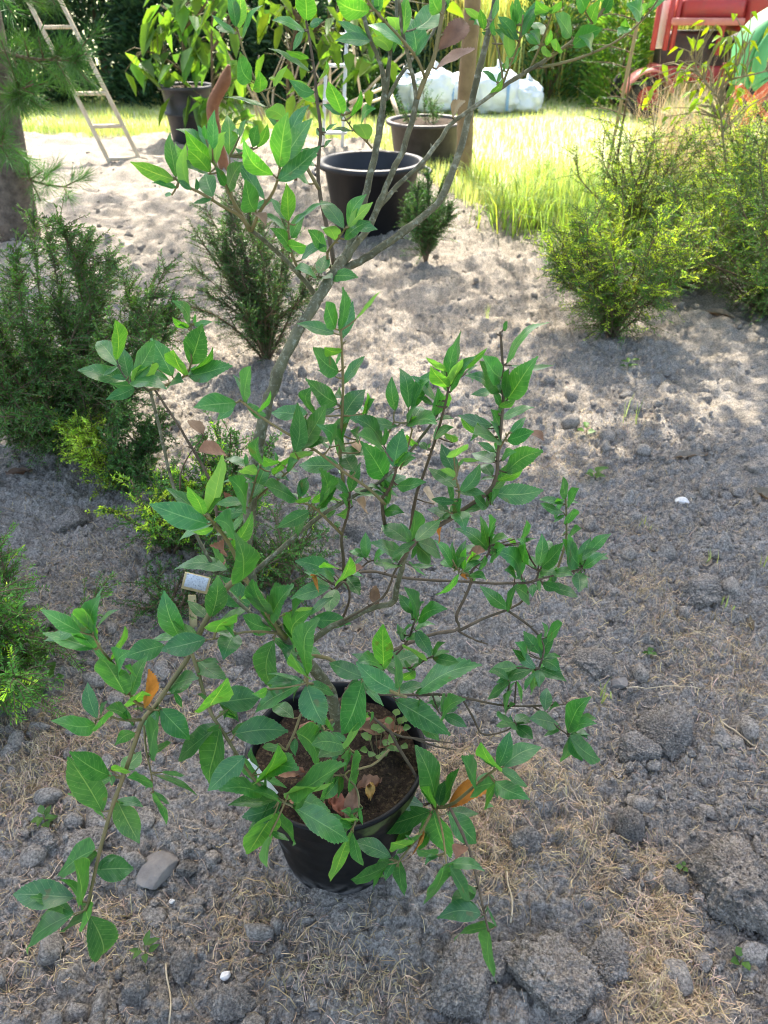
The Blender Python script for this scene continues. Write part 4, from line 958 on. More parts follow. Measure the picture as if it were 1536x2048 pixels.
def big_leaf_sapling(name, stems, leaves, seed, label, L=0.20, bark=None, tint=(1, 1, 1), droop=0.45, wr=0.55, sr=0.016):
    """stems: polylines (first point is the foot); leaves: (x,y,z,n,spread) clusters"""
    rng = np.random.RandomState(seed); e = empty(name, stems[0][0], label, 'sapling', 'young saplings in the garden')
    b = Buf()
    for S in stems: b.add(*tube(spline(S, 14), np.linspace(sr, sr * 0.35, 14), 7))
    b.build('stem', bark or M_BROWNST, e, True)
    b, pb = Buf(), Buf()
    allS = np.concatenate([spline(S, 30) for S in stems])
    for x, y, z, n, sp in leaves:
        P = np.array([x, y, z]) + rng.normal(0, 1, (n, 3)) * sp * np.array([1, 1, 0.7]); th = rng.uniform(0, 6.28, n)
        D = np.stack([np.cos(th), np.sin(th), rng.uniform(-1.3, 0.1, n)], -1)
        leaf_cards(P, D, np.tile([0, 0, 1.0], (n, 1)) + rng.normal(0, 0.35, (n, 3)), L * rng.uniform(0.7, 1.2, n), L * wr * rng.uniform(0.8, 1.1, n), 0.18, droop, rtint(rng, n, 0.75, 1.3, 0.2) * np.array(tint), b)
        for p in P:
            q = allS[np.argmin(np.sum((allS - p - [0, 0, -0.15]) ** 2, 1))]; pb.add(*tube([q, (q + p) / 2 + [0, 0, 0.03], p], [0.004, 0.003, 0.002], 4, False))
    pb.build('twig', bark or M_TWIG, e, True); b.build('foliage', M_LEAF, e, True)
def build_saplings():
    def A(px, py, Y): return tuple(at(px, py, Y))
    big_leaf_sapling('young_tree', [[(-1.95, 8.6, 0.44), A(367, 100, 8.6), A(362, 20, 8.6), A(355, -120, 8.6)], [A(372, 150, 8.6), A(330, 118, 8.55), A(290, 100, 8.5)], [A(365, 60, 8.6), A(410, 10, 8.5), A(440, -60, 8.5)]],
                     [(*A(258, 118, 8.5), 5, 0.07), (*A(292, 128, 8.45), 7, 0.09), (*A(325, 140, 8.5), 5, 0.08), (*A(322, 75, 8.6), 9, 0.12), (*A(350, 20, 8.6), 12, 0.14), (*A(395, 45, 8.6), 10, 0.14), (*A(405, 105, 8.6), 7, 0.12), (*A(378, 190, 8.35), 5, 0.07), (*A(350, -60, 8.6), 12, 0.2), (*A(420, -40, 8.6), 12, 0.2)], 1,
                     'large-leaved sapling growing in the tall dark grey tub', 0.24)
    big_leaf_sapling('young_tree', [[(*gnd(432, 300)[:2], 0), A(425, 180, 8.2), A(424, 60, 8.2), A(430, -80, 8.2)], [A(424, 100, 8.2), A(460, 40, 8.2), A(470, -40, 8.2)]],
                     [(*A(440, 110, 8.2), 7, 0.1), (*A(455, 130, 8.1), 6, 0.09), (*A(400, 200, 8.0), 7, 0.1), (*A(455, 215, 8.1), 7, 0.12), (*A(470, 150, 8.1), 6, 0.1), (*A(440, 20, 8.2), 10, 0.15), (*A(500, 230, 8.1), 6, 0.1), (*A(430, -50, 8.2), 10, 0.2)], 2,
                     'large-leaved sapling rising from the soil right of the tall grey tub', 0.2)
    big_leaf_sapling('young_tree', [[A(590, 330, 6.6) * np.array([1, 1, 0]), A(575, 150, 6.5), A(600, 40, 6.4), A(640, -80, 6.4)], [A(590, 90, 6.45), A(660, 40, 6.4), A(740, 10, 6.4)], [A(600, 40, 6.4), A(560, -10, 6.4), A(520, -60, 6.4)]],
                     [(*A(575, 10, 6.4), 8, 0.10), (*A(640, 30, 6.4), 10, 0.12), (*A(655, 80, 6.35), 9, 0.10), (*A(700, 90, 6.3), 9, 0.10), (*A(738, 130, 6.25), 8, 0.08), (*A(715, 30, 6.4), 9, 0.12), (*A(610, 190, 6.2), 7, 0.10), (*A(600, 225, 6.2), 6, 0.09), (*A(520, -10, 6.4), 9, 0.14), (*A(760, 20, 6.4), 9, 0.12), (*A(690, -20, 6.4), 12, 0.16), (*A(520, 140, 6.3), 5, 0.09), (*A(840, 40, 6.4), 8, 0.12)], 3,
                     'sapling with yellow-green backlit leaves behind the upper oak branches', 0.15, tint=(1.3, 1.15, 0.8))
    # reddish-brown curved trunk beside the grey tub
    e = empty('bare_trunk', (*gnd(452, 340), 0), 'curved reddish-brown bare trunk right of the tall grey tub', 'trunk')
    M_RED = pmat('red_bark', (0.16, 0.065, 0.03), (0.24, 0.11, 0.055), 16, 0.8, 0.5, 60)
    gx, gy = gnd(452, 345); Y = gy
    S = spline([(gx, gy, -0.03), A(436, 280, Y), A(425, 215, Y), A(448, 165, Y), A(458, 130, Y)], 20); mk('trunk', *tube(S, np.interp(np.linspace(0, 1, 20), [0, 0.5, 0.8, 1], [0.045, 0.05, 0.05, 0.012]), 10), M_RED, e, True)
    # young sapling with small yellow leaves on the right
    big_leaf_sapling('young_tree', [[(2.25, 5.05, 0), A(1440, 200, 5.0), A(1470, 140, 4.95), A(1510, 60, 4.9)], [A(1440, 200, 5.0), A(1400, 150, 5.0), A(1385, 110, 5.0)], [A(1455, 160, 5.0), A(1500, 150, 4.9), A(1545, 140, 4.9)]],
                     [(*A(1450, 55, 4.95), 12, 0.06), (*A(1475, 65, 4.95), 6, 0.05), (*A(1395, 125, 5.0), 14, 0.09), (*A(1455, 125, 5.0), 12, 0.08), (*A(1510, 110, 4.95), 9, 0.07), (*A(1430, 175, 5.0), 14, 0.09), (*A(1530, 60, 4.95), 6, 0.08), (*A(1500, 180, 5.0), 6, 0.08), (*A(1400, 220, 5.0), 14, 0.11), (*A(1350, 150, 5.0), 9, 0.09)], 4,
                     'sapling with small yellow-green leaves in front of the red machine', 0.065, tint=(2.6, 1.8, 0.6), sr=0.007, bark=M_BAMB)
    # staked thin conifer
    bx, by = 1.54, 5.65
    e = empty('bamboo_stake', (bx - 0.03, by, 0), 'thin tan bamboo stake standing beside the slender conifer', 'stake'); M_BAM = pmat('bamboo', (0.36, 0.24, 0.10), (0.44, 0.31, 0.14), 30, 0.6)
    S = np.linspace([bx - 0.03, by, -0.02], [bx + 0.07, by + 0.02, 1.75], 30); rr = 0.011 + 0.0025 * (np.arange(30) % 5 == 0); mk('cane', *tube(S, rr, 8), M_BAM, e, True)
    e = spray_plant('slender_conifer', (bx + 0.06, by + 0.03), 1.7, 0.05, 1, 3, 31, 'slender staked conifer sapling with sparse level branches', 'sapling', None, 0.02, 0.004, 10, 0.1, stemr=0.012, upright=1.0)
    rng = np.random.RandomState(9); b, fb = Buf(), Buf()
    for z in np.linspace(0.45, 1.5, 13):
        th = rng.uniform(0, 6.28); L = rng.uniform(0.25, 0.5); p = np.array([bx + 0.06, by + 0.03, z]); d = np.array([math.cos(th), math.sin(th), 0.12]); q = p + d * L; S = spline([p, (p + q) / 2 + [0, 0, 0.02], q], 8); b.add(*tube(S, np.linspace(0.005, 0.0015, 8), 5))
        s = rng.uniform(0.15, 1, 70)[:, None]; n_ = norm(np.cross(d, [0, 0, 1]) * np.where(rng.uniform(size=(70, 1)) < 0.5, 1, -1) + d * 0.7 + rng.normal(0, 0.2, (70, 3)))
        needles(p * (1 - s) + q * s + [0, 0, 0.01], n_, rng.uniform(0.02, 0.035, 70), 0.004, rtint(rng, 70, 0.8, 1.2, 0.1), fb, rng)
    b.build('branch', M_BROWNST, e, True); fb.build('needle_foliage', M_YEW, e)
    # dry grass stalks
    for i, (px, py, lab) in enumerate([(1318, 235, 'tall dry weeds growing right in front of the tractor wheel'), (1385, 215, 'straggly dry weeds between the tractor wheel and the play slide'), (1405, 240, 'tuft of dry straw-coloured grass in front of the red machine'), (1330, 330, 'thin dry grass stalks among the pale shrubs at right'), (1120, 300, 'wispy sunlit weeds at the edge of the lawn')]):
        x, y = gnd(px, py); y = min(y, 6.9 - 0.35 * i); x = (px - 768) / FPX * (y * _c + CAMH * _s) ; r_ = np.random.RandomState(300 + i); n = 190; b = Buf()
        blades(np.stack([r_.normal(0, 0.12, n), r_.normal(0, 0.1, n), np.zeros(n)], -1), r_.uniform(0.35, 1.05, n) * (0.7 if i == 4 else 1), 0.005, r_, b, rtint(r_, n, 0.9, 1.4, 0.1), 0.7)
        o = b.build('dry_grass', M_STRAW if i < 4 else M_GRASS); o.location = (x, y, 0); tag(o, lab, 'grass', 'dry grass tufts')

def build_garden_things():
    def A(px, py, Y): return at(px, py, Y)
    M_WOOD = pmat('weathered_wood', (0.46, 0.36, 0.24), (0.60, 0.50, 0.36), 9, 0.7, 0.3, 80, stretch=None)
    M_POSTW = pmat('post_wood', (0.17, 0.11, 0.055), (0.26, 0.175, 0.09), 10, 0.75, 0.4, 60)
    M_ALU = pmat('aluminium', (0.72, 0.72, 0.70), (0.62, 0.62, 0.60), 20, 0.4, metal=0.3)
    # wooden ladder leaning at the left
    b0 = np.array([-2.14, 7.36, 0.0]); d = np.array([-0.66, 0.64, 1.2]); wv = np.array([-0.27, -0.03, 0.0])
    e = empty('wooden_ladder', b0, 'pale wooden ladder leaning at the left behind the pine', 'ladder')
    for o_ in (np.zeros(3), wv): mk('rail', *bar(b0 + o_ - d * 0.01, b0 + o_ + d * 2.0, 0.034, 0.062, up=(0.2, -1, 0.3)), M_WOOD, e)
    for k in range(10):
        p = b0 + d * (0.045 + 0.2 * k); mk('rung', *bar(p - wv * 0.02, p + wv * 1.02, 0.075, 0.026, up=(0, 0, 1)), M_WOOD, e)
    # aluminium stepladder
    e = empty('stepladder', (-0.62, 8.1, 0), 'silver aluminium stepladder behind the oak branches', 'ladder')
    for a, c in [((645, 295), (655, 60)), ((684, 300), (694, 60))]:
        p, q = A(*a, 8.0), A(*c, 8.25); p[2] = 0; mk('rail', *bar(p, q, 0.03, 0.05, up=(0, -1, 0.1)), M_ALU, e)
    for py_, Y in [(265, 8.05), (200, 8.1), (131, 8.17), (70, 8.24)]:
        mk('step', *bar(A(646, py_, Y), A(694, py_, Y), 0.09, 0.025), M_ALU, e)
    for a, c in [((662, 285), (658, 55)), ((735, 300), (700, 55))]:
        p, q = A(*a, 8.75), A(*c, 8.35); p[2] = 0; mk('back_leg', *bar(p, q, 0.022, 0.03, up=(0, -1, 0.1)), M_WOOD, e)
    # round wooden post
    p = np.array([0.66, 6.95, -0.05]); S = np.linspace(p, p + [0.0, 0.0, 2.3], 16); S[:, 0] += 0.008 * np.sin(np.arange(16))
    e = mk('wooden_post', *tube(S, np.linspace(0.068, 0.058, 16), 20), M_POSTW, None, True); tag(e, 'round brown wooden post standing beside the wide brownish tub', 'post')
    # two poles and a prop leaning in the grass
    for i, (a, c, r_, lab) in enumerate([((700, 205, 8.6), (775, 172, 9.2), 0.016, 'upper of two thin pale poles leaning across the lawn'), ((695, 222, 8.4), (775, 192, 9.0), 0.014, 'lower of two thin pale poles leaning across the lawn'), ((801, 245, 8.3), (782, 190, 8.5), 0.02, 'short pale slanting prop behind the wide brownish tub')]):
        o = mk('wooden_pole', *tube([A(*a), A(*c)], r_, 8), M_WOOD, None, True); tag(o, lab, 'pole')
    # dry branches of a brush pile
    rng = np.random.RandomState(6)
    e = empty('brush_pile', (-1.15, 9.8, 0), 'pile of bare dry branches in front of the dark hedge', 'branches'); b = Buf()
    for k in range(16):
        p = np.array([-1.15 + rng.normal(0, 0.3), 9.8 + rng.normal(0, 0.2), 0.0]); q = p + [rng.normal(0, 0.7), rng.normal(0, 0.2), rng.uniform(0.35, 1.0)]
        b.add(*tube(spline([p, (p + q) / 2 + rng.normal(0, 0.08, 3), q], 7), np.linspace(0.017, 0.006, 7), 6))
    b.build('dry_branch', pmat('dry_branch', (0.28, 0.22, 0.15), (0.38, 0.31, 0.22), 20, 0.8), e, True)
    # white bags on the lawn
    M_BAG = pmat('white_bag', (0.74, 0.76, 0.80), (0.58, 0.63, 0.70), 5, 0.55, 0.25, 26, bdist=0.03, c3=(0.50, 0.58, 0.70), scale3=3.0); M_BAND = pmat('blue_band', (0.16, 0.30, 0.55), (0.22, 0.36, 0.58), 8, 0.5)
    U, F = ICO[4]
    labs = ['leftmost white filled bag in the row on the far lawn', 'second white bag from the left, partly behind an oak branch', 'white bag just left of the wooden post', 'white bag just right of the wooden post', 'white bag with a blue stripe under the oak twigs', 'rightmost white bag in the row']
    for i, (px, w, hh) in enumerate([(758, 0.46, 0.30), (806, 0.52, 0.40), (866, 0.56, 0.46), (928, 0.46, 0.40), (990, 0.58, 0.47), (1050, 0.44, 0.33)]):
        Y = 10.5 + 0.1 * (i % 2); c = A(px, 188, Y); e = empty('white_bag', (c[0], Y, 0), labs[i], 'bag', 'white bags in a row on the far lawn')
        q = np.sign(U) * np.abs(U) ** 0.8; r = 1.05 + 0.5 * (fb3(U * 2.2 + i * 9, 7 + i, 3) - 0.5)
        top = np.where(U[:, 2] > 0.55, 1 - 0.5 * (U[:, 2] - 0.55), 1)[:, None]
        V = q * r[:, None] * np.array([w / 2, 0.24, hh / 2]); V[:, :2] *= top; V[:, 2] = np.maximum(V[:, 2] + hh / 2, 0.004); mk('bag_body', V + [c[0], Y, 0], F, M_BAG, e, True)
        b = Buf(); b.add(*tube([[c[0], Y, hh * 0.95], [c[0] + 0.02, Y, hh * 1.05], [c[0] + 0.05, Y, hh * 1.14]], [0.05, 0.022, 0.06], 8)); b.build('tied_neck', M_BAG, e, True)
        if i in (3, 4): mk('blue_stripe', *box((c[0] + (-0.16 if i == 3 else 0.12), Y - 0.252, hh * 0.42), (0.035, 0.03, hh * 0.62), None, 0.008), M_BAND, e)
    # red farm machine at the back right
    M_REDP = pmat('red_paint', (0.42, 0.045, 0.04), (0.34, 0.04, 0.04), 6, 0.45, c3=(0.30, 0.06, 0.05), scale3=9); M_TYRE = pmat('tyre_rubber', (0.022, 0.022, 0.022), (0.04, 0.038, 0.034), 30, 0.85, 0.4, 60); M_PINK = pmat('faded_red', (0.52, 0.20, 0.16), (0.44, 0.14, 0.11), 8, 0.6); M_PANEL = pmat('white_panel', (0.78, 0.77, 0.74), (0.7, 0.69, 0.66), 10, 0.5); M_DARKM = pmat('dark_metal', (0.045, 0.035, 0.032), (0.08, 0.05, 0.04), 14, 0.6)
    e = empty('red_tractor', (3.75, 10.4, 0), 'faded red farm tractor with a boxy frame parked at the back right', 'tractor')
    def bx(n, c, s, m, bv=0.02): return mk(n, *box(c, s, None, bv), m, e)
    def X(px, Y=10.2, py=100): return at(px, py, Y)[0]
    def Z(py, Y=10.2): return at(1400, py, Y)[2]
    Y0 = 10.2
    bx('hood', ((X(1345) + X(1470)) / 2, 10.45, (Z(5) + Z(42)) / 2 + 0.03), (X(1470) - X(1345), 0.7, Z(5) - Z(42) + 0.06), M_REDP, 0.05)
    bx('cab_panel', (X(1520) + 0.1, 10.5, Z(25) + 0.12), (0.75, 0.8, 0.62), M_REDP, 0.04)
    bx('cross_beam', ((X(1325) + X(1465)) / 2, 10.05, Z(42)), (X(1465) - X(1325), 0.07, 0.07), M_PINK, 0.012)
    for px in (1302, 1326, 1339): bx('frame_post', (X(px), Y0 - 0.05, (Z(-20) + Z(100)) / 2), (0.05, 0.06, Z(-20) - Z(100)), M_REDP, 0.01)
    bx('frame_post', (X(1435), Y0, (Z(-10) + Z(110)) / 2), (0.06, 0.06, Z(-10) - Z(110)), M_REDP, 0.01)
    bx('white_panel', (X(1317), Y0 + 0.05, (Z(-10) + Z(98)) / 2), (0.10, 0.03, Z(-10) - Z(98)), M_PANEL, 0.006)
    bx('engine_block', ((X(1335) + X(1460)) / 2, 10.5, Z(108)), (X(1460) - X(1335), 0.45, 0.42), M_DARKM, 0.04)
    bx('chassis', ((X(1320) + X(1530)) / 2, 10.45, Z(150)), (X(1530) - X(1320), 0.4, 0.18), M_REDP, 0.03)
    a = np.linspace(0.15, np.pi - 0.15, 12); cx, cz = X(1301), 0.235
    fv, ff = [], []
    for q, t in enumerate(a):
        for yy in (9.92, 10.2):
            for r_ in (0.255, 0.275): fv.append([cx + r_ * math.cos(t), yy, cz + r_ * math.sin(t)])
    for q in range(11):
        o_ = q * 4; ff += [[o_, o_ + 2, o_ + 6, o_ + 4], [o_ + 1, o_ + 5, o_ + 7, o_ + 3], [o_, o_ + 4, o_ + 5, o_ + 1], [o_ + 2, o_ + 3, o_ + 7, o_ + 6]]
    ff += [[0, 1, 3, 2], [44, 46, 47, 45]]
    mk('fender', fv, np.array(ff), M_PINK, e)
    def wheel(x, y, r, w):
        prof = [(r * 0.58, -w / 2), (r * 0.9, -w / 2), (r * 0.98, -w * 0.38), (r, -w * 0.2), (r, w * 0.2), (r * 0.98, w * 0.38), (r * 0.9, w / 2), (r * 0.58, w / 2), (r * 0.56, 0), (r * 0.58, -w / 2)]
        V, F = lathe(prof, (0, 0, 0), 36); V = np.stack([V[:, 0], V[:, 2], V[:, 1]], -1) + [x, y, r]
        wh = bpy.data.objects.new('wheel', None); wh.location = (x - 3.75, y - 10.4, r); COL.objects.link(wh); wh.parent = e
        mk('tyre', V, F[0][:, ::-1], M_TYRE, wh, True)
        V, F = lathe([(0, -w * 0.30), (r * 0.15, -w * 0.32), (r * 0.2, -w * 0.15), (r * 0.5, -w * 0.18), (r * 0.58, -w * 0.4), (r * 0.58, w * 0.3), (0, w * 0.3)], (0, 0, 0), 24); V = np.stack([V[:, 0], V[:, 2], V[:, 1]], -1) + [x, y, r]
        mk('rim', V, F[0][:, ::-1], M_REDP, wh, True)
    wheel(cx, 10.06, 0.215, 0.16); wheel(cx, 10.85, 0.215, 0.16); wheel(X(1520) + 0.15, 10.05, 0.42, 0.26); wheel(X(1520) + 0.15, 10.9, 0.42, 0.26)
    # green and orange play frame at the right edge
    M_GRN = pmat('green_plastic', (0.10, 0.36, 0.14), (0.13, 0.42, 0.17), 5, 0.4, transl=0.2, tcol=(1, 1, 0.8)); M_ORG = pmat('orange_plastic', (0.62, 0.10, 0.03), (0.56, 0.08, 0.03), 5, 0.4)
    Y = 8.6; e = empty('play_slide', (*at(1530, 240, Y)[:2], 0), 'green plastic play slide on orange-red legs at the right edge', 'play slide')
    def arc(pts, w, th, Yo):
        C = spline([at(a_, b_, Y + Yo) for a_, b_ in pts], 18); T = norm(np.gradient(C, axis=0)); Nn = norm(np.cross(T, [0, 1, 0])); V = []
        for p, n_ in zip(C, Nn):
            for yy, k in ((-w / 2, 0), (-w / 2, th), (w / 2, th), (w / 2, 0)): V.append(p + np.array([0, yy, 0]) + n_ * k)
        F = []
        for q in range(17):
            for s in range(4): F.append([q * 4 + s, q * 4 + (s + 1) % 4, q * 4 + 4 + (s + 1) % 4, q * 4 + 4 + s])
        F += [[0, 3, 2, 1], [68, 69, 70, 71]]
        return V, np.array(F)
    mk('slide_bed', *arc([(1580, 5), (1535, 30), (1500, 65), (1482, 105), (1472, 150), (1476, 172)], 0.5, 0.035, 0.2), M_GRN, e, True)
    mk('side_wall', *arc([(1590, 20), (1550, 50), (1522, 85), (1508, 120), (1502, 165), (1508, 182)], 0.05, 0.16, -0.1), M_GRN, e, True)
    p, q = at(1550, 125, Y), at(1486, 245, Y); p[2] = max(p[2], 0.5); q[2] = 0
    mk('leg', *bar(p, q, 0.1, 0.05, up=(0, -1, 0)), M_ORG, e); mk('leg', *bar(p + [0, 0.5, 0], q + [0, 0.5, 0], 0.1, 0.05, up=(0, -1, 0)), M_ORG, e)
    p, q = at(1478, 172, Y), at(1560, 235, Y); q[2] = 0.1; mk('cross_strut', *bar(p, q, 0.06, 0.04, up=(0, -1, 0)), M_ORG, e)

